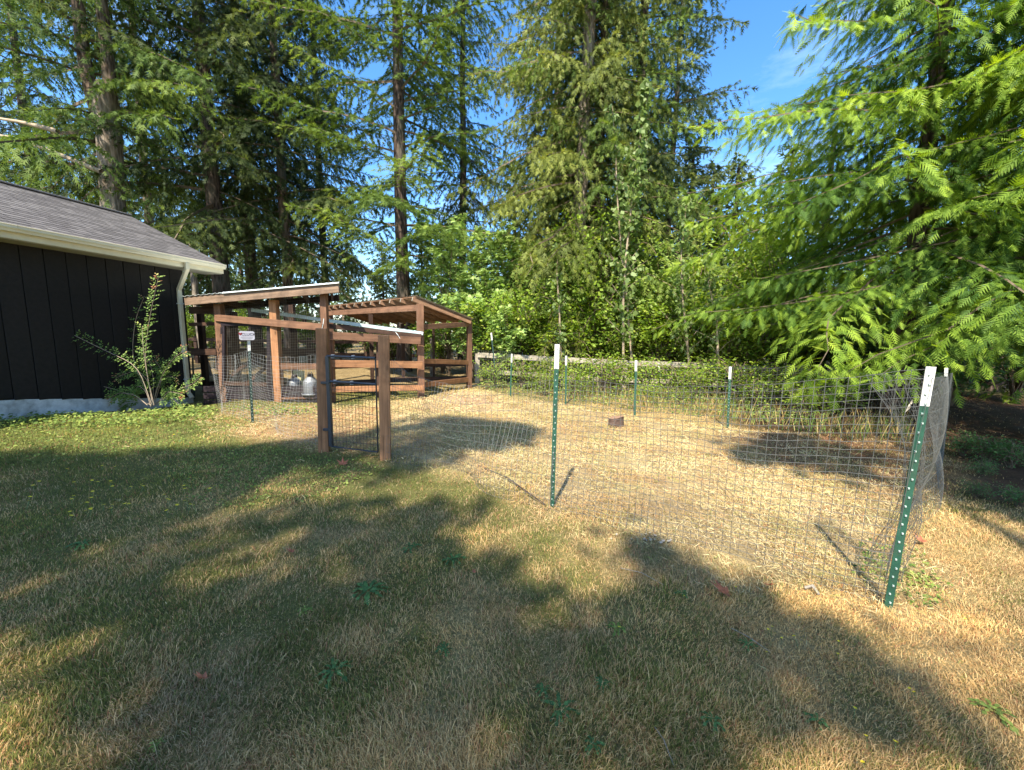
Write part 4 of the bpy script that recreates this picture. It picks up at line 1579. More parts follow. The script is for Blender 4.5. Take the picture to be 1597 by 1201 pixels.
# forked fir behind the barn roof
def build_forked():
    y = 13.0
    x = tx(180, y, 330)
    base = Vector((float(x), y, -0.05))
    root = empty('fir_tree', base, 'big fir with a forked pale trunk rising behind the barn roof', 'tree', GT)
    cm, wm = conifer_meshes('hemA', **K_HEM)
    if not cm.materials:
        cm.materials.append(M['fir_dark']); wm.materials.append(M['twig'])
    cf = cm
    co = link('crown', cf, None, root, Matrix.Translation(base + Vector((-.4, 0, 1.5))) @ Matrix.Rotation(1.0, 4, 'Z'))
    co.material_slots[0].link = 'OBJECT'
    co.material_slots[0].material = M['fir']
    link('branches', wm, None, root, Matrix.Translation(base + Vector((-.4, 0, 1.5))) @ Matrix.Rotation(1.0, 4, 'Z'))
    zf = W(166, 168, y).z
    bag = Bag()
    rng = np.random.default_rng(3)
    pt = [W(180, 620, y), W(179, 400, y), W(176, 300, y), W(170, 215, y), W(166, 165, y), W(164, 130, y)]
    V, F = tube_arrays([tuple(p) for p in pt], [0.38, 0.31, 0.30, 0.31, 0.33, 0.22], 14)
    link('trunk', np_mesh('trunk', V - np.array(base) + rng.normal(0, .008, V.shape), F, smooth=True), M['bark_pale'], root, Matrix.Translation(base))
    for pts, rr in (([(160, 195), (148, 160), (136, 120), (127, 60), (121, 0), (112, -160)], [.20, .19, .17, .155, .15, .10]),
                    ([(172, 190), (172, 150), (169, 100), (163, 50), (158, 0), (150, -160)], [.18, .17, .155, .15, .14, .09])):
        P_ = [W(u, v, y - .05) for u, v in pts]
        V, F = tube_arrays([tuple(p) for p in P_], rr, 12)
        link('limb', np_mesh('limb', V - np.array(base), F, smooth=True), M['bark'], root, Matrix.Translation(base))
    # two long bare limbs reaching left
    for pts in ([(158, 268), (120, 252), (70, 232), (20, 215), (-40, 205)], [(90, 205), (60, 197), (30, 190), (-20, 182)]):
        P_ = [W(u, v, y - .8) for u, v in pts]
        V, F = tube_arrays([tuple(p) for p in P_], np.linspace(.075, .03, len(P_)), 6)
        link('bare_limb', np_mesh('bare_limb', V - np.array(base), F, smooth=True), M['twig_pale'], root, Matrix.Translation(base))
    return root


build_forked()

firs = [
    # u at v~430, y, key, kind, bark, crown, r0, rz, sc, label
    (344, 15.0, 'hemA', K_HEM, 'bark_dark', 'fir_dark', 0.30, 2.2, 1.0, 'dark thick trunked hemlock rising just right of the barn gutter end'),
    (393, 18.0, 'hemB', K_HEM2, 'bark_dark', 'fir_dark', 0.28, 0.4, 1.05, 'slim dark hemlock standing behind the coop roof, second right of the barn'),
    (447, 16.5, 'hemA', K_HEM, 'bark', 'fir_dark', 0.21, 4.1, 1.0, 'dark hemlock with a sunlit pale lower trunk behind the coop'),
    (507, 21.0, 'hemB', K_HEM2, 'bark_dark', 'fir_dark', 0.2, 1.4, 0.95, 'farther thin hemlock showing between coop and open shelter'),
    (628, 15.5, 'firA', K_FIR, 'bark_dark', 'fir', 0.27, 5.6, 1.0, 'fir with dark straight trunk and bright layered boughs left of centre'),
    (722, 20.0, 'hemB', K_HEM2, 'bark_dark', 'fir_dark', 0.22, 3.0, 0.9, 'dark hemlock in the gap above the maples'),
    (902, 14.5, 'oliA', K_OLI, 'bark_pale', 'fir_olive', 0.30, 0.2, 1.0, 'large olive green fir with a pale trunk and hanging boughs at the centre'),
    (925, 15.2, 'oliA', K_OLI, 'bark', 'fir', 0.20, 2.9, 0.92, 'narrow fir growing close against the right side of the large olive fir'),
    (862, 16.6, 'oliA', K_OLI, 'bark', 'fir_olive', 0.2, 4.4, 0.95, 'hanging olive fir just left of the pale central trunk'),
    (982, 16.0, 'hemB', K_HEM2, 'bark_dark', 'fir_dark', 0.25, 5.2, 1.0, 'dark hemlock behind the tall slender poplar sapling'),
    (1035, 19.5, 'firA', K_FIR, 'bark_dark', 'fir_dark', 0.2, 1.1, 0.78, 'thin fir bordering the open blue sky at the centre right'),
    (240, 19.5, 'hemB', K_HEM2, 'bark', 'fir_dark', 0.22, 2.4, 0.98, 'hemlock filling the space between forked fir and dark thick trunk'),
    (70, 20.0, 'hemA', K_HEM, 'bark_dark', 'fir_dark', 0.26, 0.8, 0.9, 'dark hemlock far back at the left edge above the barn ridge'),
]
for i, (u, y, key, kw, bark, crown, r0, rz, sc, lb) in enumerate(firs):
    build_tree(lb, at_u(u, y, 430), key, kw, bark=bark, crown=crown, r0=r0, rz=rz, sc=sc, group=GT, seed=i, name='hemlock_tree' if 'hemlock' in lb else 'fir_tree')

# leaning small trunk by the coop
def leaning_stem():
    pts = [W(332, 612, 13.2), W(318, 560, 13.2), (W(309, 500, 13.2)), W(303, 440, 13.2), W(296, 380, 13.2)]
    b = pts[0]
    V, F = tube_arrays([tuple(p - b) for p in pts], [.13, .11, .10, .09, .05], 8)
    o = link('dead_tree', np_mesh('dead_tree', V, F, smooth=True), M['bark_pale'], None, Matrix.Translation(b))
    tag(o, 'pale leaning bare dead tree between the downspout and the coop', 'dead tree')


leaning_stem()
for u, y, r, h, lb in ((536, 27, .12, 3.3, 'small bare pole trunk far behind the shelter, left of its peak'),
                       (672, 13.9, .05, 1.35, 'short pale bare stem standing behind the shelter post on the right'),
                       (457, 17.6, .14, 2.2, 'buttressed pale stem just right of the pale lower trunk behind the coop')):
    x = float(tx(u, y))
    V, F = tube_arrays([(0, 0, -.1), (0.02, 0, h * .5), (0, 0, h)], [r * 1.3, r, r * .8], 8)
    o = link('dead_tree', np_mesh('dead_tree', V, F, smooth=True), M['bark_pale'], None, Matrix.Translation((x, y, 0)))
    tag(o, lb, 'dead tree')

LM = [(10, 'the left photo edge'), (178, 'the forked fir'), (292, 'the downspout'), (344, 'the dark thick hemlock trunk'), (393, 'the slim dark hemlock'), (447, 'the sunlit lower trunk'), (505, 'the left gate post'),
      (600, 'the right gate post'), (628, 'the straight dark fir trunk'), (902, 'the pale central trunk'), (1590, 'the right photo edge'), (655, 'the shelter front post'), (737, 'the shelter corner post'), (770, 'the tall leaning post'), (797, 'the slim corner post'), (868, 'the tall mid lawn post'), (925, 'the half hidden outer post'),
      (964, 'the small stump'), (1005, 'the poplar sapling top'), (1028, 'the outer post in brambles'), (1068, 'the leafy poplar'), (1138, 'the back post nearest the cedar'), (1161, 'the outer post nearest the cedar'), (1240, 'the smaller cedar'), (1400, 'the big bright cedar')]
_used = set()


def where(u, kind, tail=''):
    c = sorted(LM, key=lambda l: abs(l[0] - u))
    for l in c:
        d = u - l[0]
        for rel in (('straight behind' if abs(d) < 9 else ('just left of' if d < 0 else 'just right of')), ('a little left of' if d < 0 else 'a little right of')):
            t = '%s %s %s%s' % (kind, rel, l[1], tail)
            if t not in _used:
                _used.add(t)
                return t



# far conifers
rr = random.Random(4)
far_u = [(-30, 30), (40, 27), (110, 32), (200, 28), (270, 33), (330, 29), (380, 36), (430, 30), (480, 34), (545, 38), (600, 36), (660, 30), (700, 36), (745, 27), (800, 24),
         (850, 28), (900, 25), (955, 22), (1010, 24), (1060, 21), (1095, 18.5), (1130, 17.5), (1165, 20), (1210, 18), (1270, 19), (1330, 17), (1400, 17), (1480, 16), (1560, 15), (1610, 14)]
for i, (u, y) in enumerate(far_u):
    k = i % 2
    hs = rr.uniform(0.72, 1.0) * (0.62 if 440 < u < 760 else 0.95) * (y / 30 + .25)
    build_tree(where(u, 'distant conifer in the backdrop'), at_u(u, y), 'far%d' % k, (K_FAR, K_FAR2)[k], bark='bark_dark', crown=('far_leaf', 'fir_dark', 'far_leaf')[i % 3],
               H=12.5, r0=0.2 * hs, rz=rr.uniform(0, 6), sc=hs, group='distant conifers behind the yard', seed=50 + i, name='distant_conifer')

# western red cedars on the right
ced = [(1405, 8.0, 'cedA', K_CED, 2.3, 0.95, 'bark_dark', 0.17, 'big bright cedar with drooping fern like boughs over the pen corner'),
       (1690, 6.3, 'cedA', K_CED, 4.4, 0.95, 'bark_dark', 0.22, 'nearest cedar whose sunlit fronds enter from the right edge'),
       (1265, 12.6, 'cedB', K_CED2, 0.6, 0.72, 'bark', 0.18, 'smaller cedar standing behind the left side of the big bright cedar'),
       (1560, 12.5, 'cedB', K_CED2, 3.9, 1.25, 'bark_dark', 0.25, 'dark cedar at the back of the shade on the right'),
       (1790, 11.5, 'cedB', K_CED2, 1.2, 1.3, 'bark_dark', 0.25, 'cedar at the outer right, mostly past the photo edge')]
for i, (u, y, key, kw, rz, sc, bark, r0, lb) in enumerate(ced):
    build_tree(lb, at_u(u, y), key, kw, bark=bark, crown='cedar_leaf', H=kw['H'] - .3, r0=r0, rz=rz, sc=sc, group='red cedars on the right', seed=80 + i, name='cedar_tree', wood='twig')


def leaves_mesh(name, P, D, Nn, size, fing, var, seed=0, curl=0.0, width=1.0):
    rng = np.random.default_rng(seed)
    V, F, va = fans(np.asarray(P), np.asarray(D), np.asarray(Nn), size, size * width, fing, np.asarray(var), rng, curl)
    return np_mesh(name, V, F, {'var': va})


def shrub_arrays(seed, R, Hh, nst, leaf, nleaf, arch=0.5, spread=1.0, up=0.8):
    """arching stems from one foot with leaves on side shoots"""
    rng = np.random.default_rng(seed)
    wood = Bag()
    P, D, N_, S_, Va = [], [], [], [], []
    for i in range(nst):
        az = rng.uniform(0, 2 * math.pi)
        reach = R * rng.uniform(0.3, 1.0) * spread
        hh = Hh * rng.uniform(0.5, 1.05)
        t = np.linspace(0, 1, 9)
        x = np.cos(az) * reach * t ** 1.2 + np.cumsum(rng.normal(0, .02, 9))
        y = np.sin(az) * reach * t ** 1.2 + np.cumsum(rng.normal(0, .02, 9))
        z = hh * np.sin(t * (math.pi / 2 + arch * rng.random())) ** 0.9
        pts = np.stack([x, y, z], 1)
        wood.tube(pts, np.linspace(.014, .004, 9), 3)
        bv = rng.random()
        m = int(nleaf * rng.uniform(.7, 1.3))
        k = rng.uniform(0.18, 1.0, m) ** 0.8
        q = np.stack([np.interp(k, t, pts[:, c]) for c in range(3)], 1)
        a2 = rng.uniform(0, 2 * math.pi, m)
        off = rng.random(m) ** .6 * 0.33 * (1.15 - k * .6)
        q = q + np.stack([np.cos(a2) * off, np.sin(a2) * off, rng.normal(0, .07, m) - off * .1], 1)
        P.append(q)
        D.append(np.stack([np.cos(a2), np.sin(a2), rng.uniform(-.7, .35, m)], 1))
        N_.append(np.array([0, -0.35, 1.0]) + rng.normal(0, .45, (m, 3)))
        S_.append(leaf * rng.uniform(.6, 1.25, m))
        Va.append(np.clip(.35 * bv + .55 * rng.random(m) + .12 * k, 0, 1))
    return tuple(map(np.concatenate, (P, D, N_, S_, Va))), wood


_SHR = {}


def shrub(label, loc, key, args, mat, fing=OVAL_FING, width=0.62, group=None, cat='shrub', rz=0, sc=1.0, sz=1.0, name='shrub', wood='twig', trunk=None, z=None):
    if key not in _SHR:
        (P, D, Nn, S, Va), wd = shrub_arrays(**args)
        _SHR[key] = (leaves_mesh('leaves', P, D, Nn, S, fing, Va, width=width), wd.mesh('stems'))
    lm, wm = _SHR[key]
    if not lm.materials:
        lm.materials.append(M[mat]); wm.materials.append(M[wood])
    base = Vector((float(loc[0]), float(loc[1]), float(gz(*loc)) - .03 if z is None else z))
    r = empty(name, base, label, cat, group)
    mw = Matrix.Translation(base) @ Matrix.Rotation(rz, 4, 'Z') @ Matrix.Diagonal((sc, sc, sc * sz, 1))
    lo = link('leaves', lm, None, r, mw)
    if lm.materials[0] != M[mat]:
        lo.material_slots[0].link = 'OBJECT'
        lo.material_slots[0].material = M[mat]
    link('stems', wm, None, r, mw)
    return r


SB1 = dict(seed=61, R=1.5, Hh=2.1, nst=44, leaf=0.088, nleaf=85)
SB2 = dict(seed=62, R=1.3, Hh=1.7, nst=36, leaf=0.10, nleaf=75, arch=.8)
SB3 = dict(seed=63, R=0.55, Hh=0.75, nst=22, leaf=0.06, nleaf=40, arch=.9)
GB = 'bramble and vine thicket along the fence'
bl = [(752, 13.2, 1.25), (800, 12.9, 1.1), (846, 13.2, 1.3), (895, 13.0, 1.2), (930, 13.4, 1.45), (985, 13.0, 1.15), (1030, 12.8, 1.3), (1085, 12.3, 1.15), (1130, 12.0, 1.25), (1175, 11.8, 1.1),
      (1215, 11.6, 1.2), (690, 15.0, 1.2), (1275, 11.8, 1.1), (1075, 13.8, 1.6), (960, 14.2, 1.6), (820, 14.4, 1.5), (1170, 13.6, 1.5)]
for i, (u, y, s) in enumerate(bl):
    sz_ = (1.0, 1.5, .8, 1.25, 1.7, .95)[i % 6]
    shrub(where(u, ('low', 'tall', 'low', 'tall', 'tall', 'low')[i % 6] + ' bramble mound'), at_u(u, y), 'sb%d' % (i % 2), (SB1, SB2)[i % 2], 'bramble', group=GB, rz=i * 1.3, sc=s, sz=sz_, name='bramble_bush', cat='bush')
HZ = dict(seed=65, R=1.5, Hh=3.6, nst=34, leaf=0.15, nleaf=85, arch=.35)
for i, (u, y, s, z_) in enumerate([(795, 14.6, 1.0, 1.0), (850, 14.0, 1.0, .85), (880, 13.6, .85, 1.0), (935, 14.4, 1.0, 1.05), (1000, 14.8, 1.1, 1.0), (1050, 14.2, 1.05, 1.1), (1100, 14.0, 1.0, .95), (1150, 13.2, .95, .9), (1020, 12.9, .75, .9), (1085, 12.9, .8, 1.0)]):
    shrub(where(u, 'leafy hazel shrub', ', above the brambles'), at_u(u, y), 'hz', HZ, 'hazel', group='hazel shrubs above the brambles', rz=i * 2.4, sc=s * (1, .85, 1.15)[i % 3], sz=z_ * (1.3, 1.05, 1.2, .95)[i % 4], name='hazel_shrub', width=.8)
for i, (u, y, s) in enumerate([(770, 11.2, .9), (815, 11.0, 1.0), (868, 10.9, 1.1), (905, 10.4, 1.0), (940, 9.9, 1.25), (960, 10.6, 1.2), (1005, 10.3, 1.1), (1050, 9.6, 1.1), (1085, 9.4, .9), (1100, 10.2, 1.25),
                               (1150, 9.6, 1.2), (1185, 8.2, .9), (1215, 9.4, 1.2), (1250, 7.6, .8), (1270, 9.0, 1.1), (1320, 8.0, .8), (895, 9.7, .8), (850, 9.9, .7), (1010, 9.0, .6), (1060, 8.8, .55)]):
    shrub(where(u, 'low weedy clump', ' at fence foot'), at_u(u, y, 600), 'sb3', SB3, 'bramble', group='low clumps along the back fence', rz=i * 2.1, sc=s * 1.15, name='weed_clump', cat='weeds')
# maples left of centre
MP = dict(seed=71, R=1.7, Hh=5.2, nst=24, leaf=0.17, nleaf=85, arch=.25, spread=0.8)
MP2 = dict(seed=72, R=1.2, Hh=2.8, nst=16, leaf=0.15, nleaf=70, arch=.4)
for u, y, s, k, lb in ((700, 14.3, 1.05, 0, 'tall pale leaved maple growing behind the open shelter roof'),
                       (765, 14.0, .95, 0, 'pale leaved maple standing right of the open shelter'),
                       (735, 13.0, 1.0, 1, 'low maple whose leaves touch the shelter corner post'),
                       (790, 12.3, .8, 1, 'low maple sprawling over the board fence near the tall leaning post'),
                       (640, 17.5, .8, 0, 'maple in the gap behind the shelter ridge'),):
    shrub(lb, at_u(u, y), 'mp%d' % k, (MP, MP2)[k], 'maple', fing=MAPLE_FING, width=0.85, group='young maples by the shelter', rz=u, sc=s, name='maple_tree', cat='maple')
# background shrubs seen through coop and shelter
for i, (u, y, s, lb) in enumerate([(300, 19, 1.2, 'seen in the gap beside the downspout'), (345, 21, 1.3, 'seen behind the left coop post'), (395, 20, 1.2, 'seen right behind the small sign'), (440, 22, 1.3, 'seen above the coop front rail'),
                                   (485, 19.5, 1.2, 'seen above the upright poultry waterer'), (530, 21, 1.0, 'seen over the pen gate'), (575, 20, 1.1, 'seen between the gate posts over the rails'), (610, 17.5, 1.1, 'seen just right of the right gate post'),
                                   (655, 18.5, 1.2, 'seen behind the shelter front post'), (240, 20, 1.3, 'hidden mostly by the barn corner'), (180, 21, 1.4, 'far left one, behind the barn')]):
    shrub('far pasture shrub ' + lb, at_u(u, y), 'sb%d' % (i % 2), (SB1, SB2)[i % 2], ('bramble', 'weed')[i % 2], group='shrubs beyond the pasture', rz=i * 1.9, sc=s, name='shrub')
for i, (u, y, s, lb) in enumerate([(1385, 10.0, 1.1, 'left of the leaning post, behind the wire'), (1500, 9.5, .9, 'just right of the leaning post'), (1600, 10.2, 1.0, 'at the right photo edge'),
                                   (1440, 12.0, 1.4, 'deep behind the leaning post tip'), (1330, 11.0, 1.2, 'below the lowest bright cedar fronds')]):
    shrub('shaded shrub in the dark under the cedars, ' + lb, at_u(u, y), 'sb%d' % (i % 2), (SB1, SB2)[i % 2], 'dandelion_shade', group='shaded shrubs under the cedars', rz=i * 1.1, sc=s, name='shrub')
# low plants in the cedar shade
for i, (u, v, s, lb) in enumerate([(1500, 712, .45, 'low plant on bare soil under the cedars, nearest the leaning post'), (1540, 722, .5, 'low plant under the cedars, middle one of the back three'),
                                   (1575, 730, .5, 'low plant under the cedars, rightmost of the back three'), (1530, 742, .3, 'small low plant in front of the middle cedar shade plant'),
                                   (1520, 775, .25, 'small sprout where the cedar shade meets the dry grass'), (1590, 790, .3, 'low plant at the right photo edge where shade meets dry grass')]):
    p = onz(u, v)
    shrub(lb, (p[0], p[1]), 'sb3', SB3, 'dandelion_shade', group='low plants in the cedar shade', rz=i * 2.2, sc=s, name='woodland_plant', cat='plant')  # cedar shade painted in by the darker leaf colour


# slender poplar sapling in front of the dark hemlock
def poplar(label, path, y, n, seed, wid, leaf=0.14):
    rng = np.random.default_rng(seed)
    pts = np.array([tuple(W(u, v, y)) for u, v in path])
    base = Vector(pts[0])
    base.z = 0
    r = empty('poplar_sapling', base, label, 'sapling', 'slender poplar saplings')
    bag = Bag()
    L = np.concatenate([[0], np.cumsum(np.linalg.norm(np.diff(pts, axis=0), axis=1))])
    T = L[-1]
    bag.tube(pts, np.linspace(.035, .008, len(pts)), 6)
    P, D, Nn, S, Va = [], [], [], [], []
    for i in range(n):
        s = T * (0.05 + 0.95 * rng.random() ** .8)
        c = np.array([np.interp(s, L, pts[:, k]) for k in range(3)])
        a = rng.uniform(0, 6.28)
        l = wid * rng.uniform(.3, 1) * (1.15 - s / T)
        tip = c + np.array([math.cos(a) * l, math.sin(a) * l, l * rng.uniform(.5, 1.2)])
        bag.tube([c, (c + tip) / 2 + rng.normal(0, .02, 3), tip], [.008, .006, .003], 3)
        m = rng.integers(9, 17)
        k = rng.random(m)
        q = c[None] * (1 - k[:, None]) + tip[None] * k[:, None] + rng.normal(0, .05, (m, 3))
        P.append(q)
        D.append(np.stack([rng.normal(0, .6, m), rng.normal(0, .6, m), -np.abs(rng.normal(.7, .3, m))], 1))
        Nn.append(rng.normal(0, 1, (m, 3)) + np.array([0, -1, .3]))
        S.append(leaf * rng.uniform(.6, 1.1, m))
        Va.append(rng.random(m))
    P, D, Nn, S, Va = map(np.concatenate, (P, D, Nn, S, Va))
    mw = Matrix.Identity(4)
    link('stem', bag.mesh('stem'), M['twig_pale'], r)
    link('leaves', leaves_mesh('leaves', P, D, Nn, S, OVAL_FING, Va, width=.75), M['poplar'], r)


poplar('tall slender poplar sapling with pale leaves in front of the central dark hemlock', [(972, 560), (972, 470), (976, 400), (985, 320), (992, 260), (1002, 190), (1008, 125)], 11.5, 95, 1, .85, .17)
poplar('leaning poplar stem with bigger leaves beside the tall sapling', [(985, 560), (978, 470), (968, 380), (962, 300), (960, 230), (955, 165)], 11.9, 45, 2, .6)
poplar('poplar sapling left of the board rail with leaves near the sky gap', [(1075, 570), (1065, 470), (1062, 400), (1068, 350), (1070, 310)], 11.3, 50, 3, .95)
poplar('thin poplar stem just right of the central pale trunk bottom', [(875, 560), (872, 480), (868, 420), (872, 380)], 11.7, 22, 4, .6)
poplar('poplar shoots reaching over the brambles near the cedar', [(1120, 570), (1118, 500), (1105, 440), (1110, 395)], 10.8, 36, 5, .8)


# rambling rose by the barn wall
def rose():
    b = W(238, 632, 8.1)
    root = empty('rose_bush', (b.x, b.y, float(gz(b.x, b.y))), 'rambling rose bush with long canes against the dark barn wall', 'rose bush')
    rng = np.random.default_rng(9)
    canes = [([(238, 632), (225, 560), (232, 500), (247, 432)], 7.75, 40), ([(236, 630), (215, 570), (160, 545), (80, 505)], 7.35, 42), ([(238, 632), (250, 590), (268, 560), (290, 545)], 8.0, 26),
             ([(236, 630), (205, 560), (210, 500), (225, 462)], 8.15, 16), ([(240, 632), (228, 580), (222, 530), (222, 508)], 7.6, 22), ([(236, 632), (190, 610), (150, 600), (130, 590)], 7.7, 20),
             ([(240, 632), (270, 610), (300, 600), (310, 590)], 7.95, 18), ([(236, 632), (235, 600), (215, 575), (180, 590)], 7.8, 34), ([(240, 632), (250, 600), (255, 580), (240, 560)], 8.1, 34),
             ([(230, 632), (210, 615), (185, 612), (172, 622)], 7.6, 38), ([(244, 632), (256, 618), (262, 610), (285, 615)], 7.9, 36), ([(235, 634), (228, 610), (215, 600), (205, 618)], 7.7, 40),
             ([(236, 634), (222, 590), (200, 570), (186, 560)], 8.2, 18), ([(238, 634), (245, 600), (262, 585), (276, 590)], 8.2, 20), ([(238, 634), (240, 590), (232, 560), (220, 545)], 8.25, 20),
             ([(236, 634), (250, 622), (272, 622), (280, 632)], 7.9, 30), ([(236, 634), (215, 625), (195, 628), (186, 636)], 7.9, 30)]
    wood = Bag()
    P, D, Nn, S, Va = [], [], [], [], []
    for path, y, m in canes:
        ctrl = np.array([tuple(W(u, v, y)) for u, v in path])
        t = np.linspace(0, 1, 14)
        pts = np.stack([np.interp(t, np.linspace(0, 1, len(ctrl)), ctrl[:, c]) for c in range(3)], 1)
        for _ in range(2):
            pts[1:-1] = (pts[:-2] + pts[1:-1] * 2 + pts[2:]) / 4
        wood.tube(pts, np.linspace(.008, .003, 14), 4)
        k = np.linspace(0.3, 1, m)
        q = np.stack([np.interp(k, t, pts[:, c]) for c in range(3)], 1)
        tg = unit(np.stack([np.interp(np.clip(k + .05, 0, 1), t, pts[:, c]) - np.interp(np.clip(k - .05, 0, 1), t, pts[:, c]) for c in range(3)], 1))
        for j in range(m):
            side = 1 if j % 2 else -1
            sd_ = np.cross(tg[j], [0, -1, .4])
            d = sd_ * side * .9 + tg[j] * .5 + rng.normal(0, .2, 3)
            d /= np.linalg.norm(d)
            for g in range(5):                      # pinnate leaf of five leaflets
                P.append(q[j] + d * (.02 + .022 * g))
                s2 = np.cross(d, [0, -.6, 1]) * (1 if g % 2 else -1)
                D.append(d * .6 + s2 * (0 if g == 4 else 1))
                Nn.append(np.array([0, -.5, 1.0]) + rng.normal(0, .35, 3))
                S.append(.055 * rng.uniform(.7, 1.2))
                Va.append(np.clip(rng.random() * .6 + .35 * (k[j] > .9) + .15, 0, 1))
    P, D, Nn, S, Va = map(np.array, (P, D, Nn, S, Va))
    link('canes', wood.mesh('canes'), M['twig_pale'], root)
    link('leaves', leaves_mesh('leaves', P, D, Nn, S, OVAL_FING, Va, width=.6), M['rose'], root)


rose()


# ------------------------------------------------ trees behind the photographer: they shade the lawn
HOLES = [[(840, 800), (930, 815), (985, 880), (1030, 960), (1000, 1010), (920, 1005), (860, 950), (835, 880)],
         [(1130, 1060), (1230, 1050), (1320, 1110), (1330, 1201), (1180, 1230), (1120, 1150)],
         [(-200, 855), (0, 852), (130, 850), (150, 868), (60, 898), (-200, 905)],
         [(-200, 1010), (0, 1005), (150, 985), (190, 1010), (60, 1075), (-200, 1120)],
         [(90, 1201), (180, 1125), (290, 1140), (310, 1201), (250, 1300), (60, 1300)],
         [(400, 765), (480, 745), (560, 745), (560, 775), (480, 792), (400, 790)],
         [(120, 850), (210, 838), (300, 822), (300, 842), (200, 862)],
         [(370, 850), (440, 832), (470, 850), (420, 885)],
         [(540, 705), (600, 700), (590, 730), (540, 730)]]
HOLES_G = []


def shade_targets(poly, n, seed, thin=0.0):
    if not HOLES_G:
        for h in HOLES:
            g_ = np.array(gpoly(h))
            c_ = g_.mean(0)
            HOLES_G.append([tuple(q) for q in c_ + (g_ - c_) * 1.3])
    rng = np.random.default_rng(seed)
    g = np.array(gpoly(poly))
    lo, hi = g.min(0), g.max(0)
    out = []
    while len(out) < n:
        p = lo + (hi - lo) * rng.random((n * 4, 2))
        k = in_poly(p[:, 0], p[:, 1], [tuple(q) for q in g])
        p = p[k]
        for hg in HOLES_G:
            p = p[~in_poly(p[:, 0], p[:, 1], hg)]
        if thin:
            nz = fbm(p[:, 0], p[:, 1], 0.9, 100 + seed, 3)
            p = p[nz > thin]
        out += list(p)
    return np.array(out[:n])


S_UP = [(-260, 720), (0, 712), (200, 714), (330, 700), (420, 694), (505, 684), (600, 664), (700, 656), (770, 662), (845, 668), (868, 680), (800, 692), (740, 703), (660, 722), (585, 745), (545, 790),
        (500, 815), (400, 812), (350, 830), (250, 845), (120, 848), (0, 852), (-260, 850)]
S_MID = [(-260, 905), (0, 905), (130, 885), (210, 850), (330, 822), (470, 812), (590, 812), (690, 795), (775, 800), (835, 845), (850, 905), (885, 950), (955, 1000), (1010, 1045), (1080, 1110), (1120, 1201),
         (600, 1300), (0, 1300), (150, 1120), (-50, 1050), (-260, 1040)]
S_BAND = [(895, 818), (950, 828), (1040, 880), (1120, 915), (1190, 985), (1330, 1045), (1420, 1090), (1460, 1130), (1380, 1120), (1260, 1075), (1150, 1060), (1040, 1040), (980, 960), (930, 880)]
TPOS = {'a': (-5.5, -4.2), 'b': (-2.2, -7.5), 'c': (1.2, -6.0)}


def shade_tree(label, pos, targets, heights, seed, H):
    rng = np.random.default_rng(seed)
    base = Vector((pos[0], pos[1], float(gz(*pos))))
    root = empty('fir_tree', base, label, 'tree', 'trees behind the photographer')
    tm = trunk_mesh(H, .32, .06, seed, bend=.02)
    link('trunk', tm, M['bark'], root, Matrix.Translation(base))
    k = 1 / math.tan(SUN_EL)
    wood = Bag()
    P, D, Nn, S, Va = [], [], [], [], []
    for (x, y) in targets:
        h = rng.uniform(*heights)
        # keep boughs out of the frame: behind the photographer
        h = max(h, (y + 2.2) / (k * math.cos(SUN_AZ)))
        c = np.array([x - k * h * math.sin(SUN_AZ), y - k * h * math.cos(SUN_AZ), h])
        tr = np.array([pos[0], pos[1], h - 0.1 * np.hypot(c[0] - pos[0], c[1] - pos[1])])
        m = 9
        a = c - tr
        L = np.linalg.norm(a) + 1e-6
        a /= L
        if rng.random() < .35:
            wood.tube([tr, (tr + c) / 2 + np.array([0, 0, .1]), c], [.03, .02, .008], 3)
        q = c + rng.normal(0, 1, (m, 3)) * np.array([.18, .18, .10])
        P.append(q)
        D.append(a + rng.normal(0, .7, (m, 3)))
        Nn.append(np.array([0, 0, 1.0]) + rng.normal(0, .5, (m, 3)))
        S.append(rng.uniform(.18, .3, m))
        Va.append(rng.random(m))
    P, D, Nn, S, Va = map(np.concatenate, (P, D, Nn, S, Va))
    V, F, va = fans(P, D, Nn, S, S * .30, FIR_LOW, Va, rng)
    link('crown', np_mesh('crown', V, F, {'var': va}), M['fir'], root)
    link('branches', wood.mesh('branches'), M['twig'], root)


shade_tree('tall fir behind the photographer shading the lawn by the barn', TPOS['a'], shade_targets(S_UP, 480, 1, 0.36), (11.5, 14), 1, 15.5)
shade_tree('tall fir behind the photographer shading the middle foreground', TPOS['b'], shade_targets(S_MID, 160, 2, 0.43), (8, 12), 2, 14)
S_RIGHT = [(1450, 705), (1500, 690), (1650, 690), (1900, 700), (1950, 810), (1700, 815), (1597, 800), (1490, 775)]
S_PEN = [(1150, 708), (1180, 692), (1260, 684), (1440, 694), (1448, 752), (1380, 756), (1290, 735), (1200, 722)]
shade_tree('cedar just outside the right edge shading the soil by the pen', (7.5, -.5), shade_targets(S_RIGHT, 330, 5, 0.33), (3.5, 5.5), 5, 9)
shade_tree('tall fir right of the photographer throwing shade into the pen corner', (4.5, -2.6), shade_targets(S_PEN, 62, 6, 0.47), (8, 10), 6, 12)
shade_tree('fir behind the photographer casting the shade band toward the leaning post', TPOS['c'], shade_targets(S_BAND, 46, 3, 0.42), (8, 11), 3, 13)


# ================================================================== LAWN, STRAW, SMALL THINGS
def ground_pts(n, ymin, ymax, p, seed, hw=1.42):
    """points in front of the photographer, density ~ 1/y^p per square metre"""
    rng = np.random.default_rng(seed)
    u = rng.random(n)
    e = 2 - p
    if abs(e) < 1e-6:
        y = ymin * (ymax / ymin) ** u
    else:
        y = (ymin ** e + u * (ymax ** e - ymin ** e)) ** (1 / e)
    x = (rng.random(n) * 2 - 1) * (hw * y + .3)
    return x, y, rng


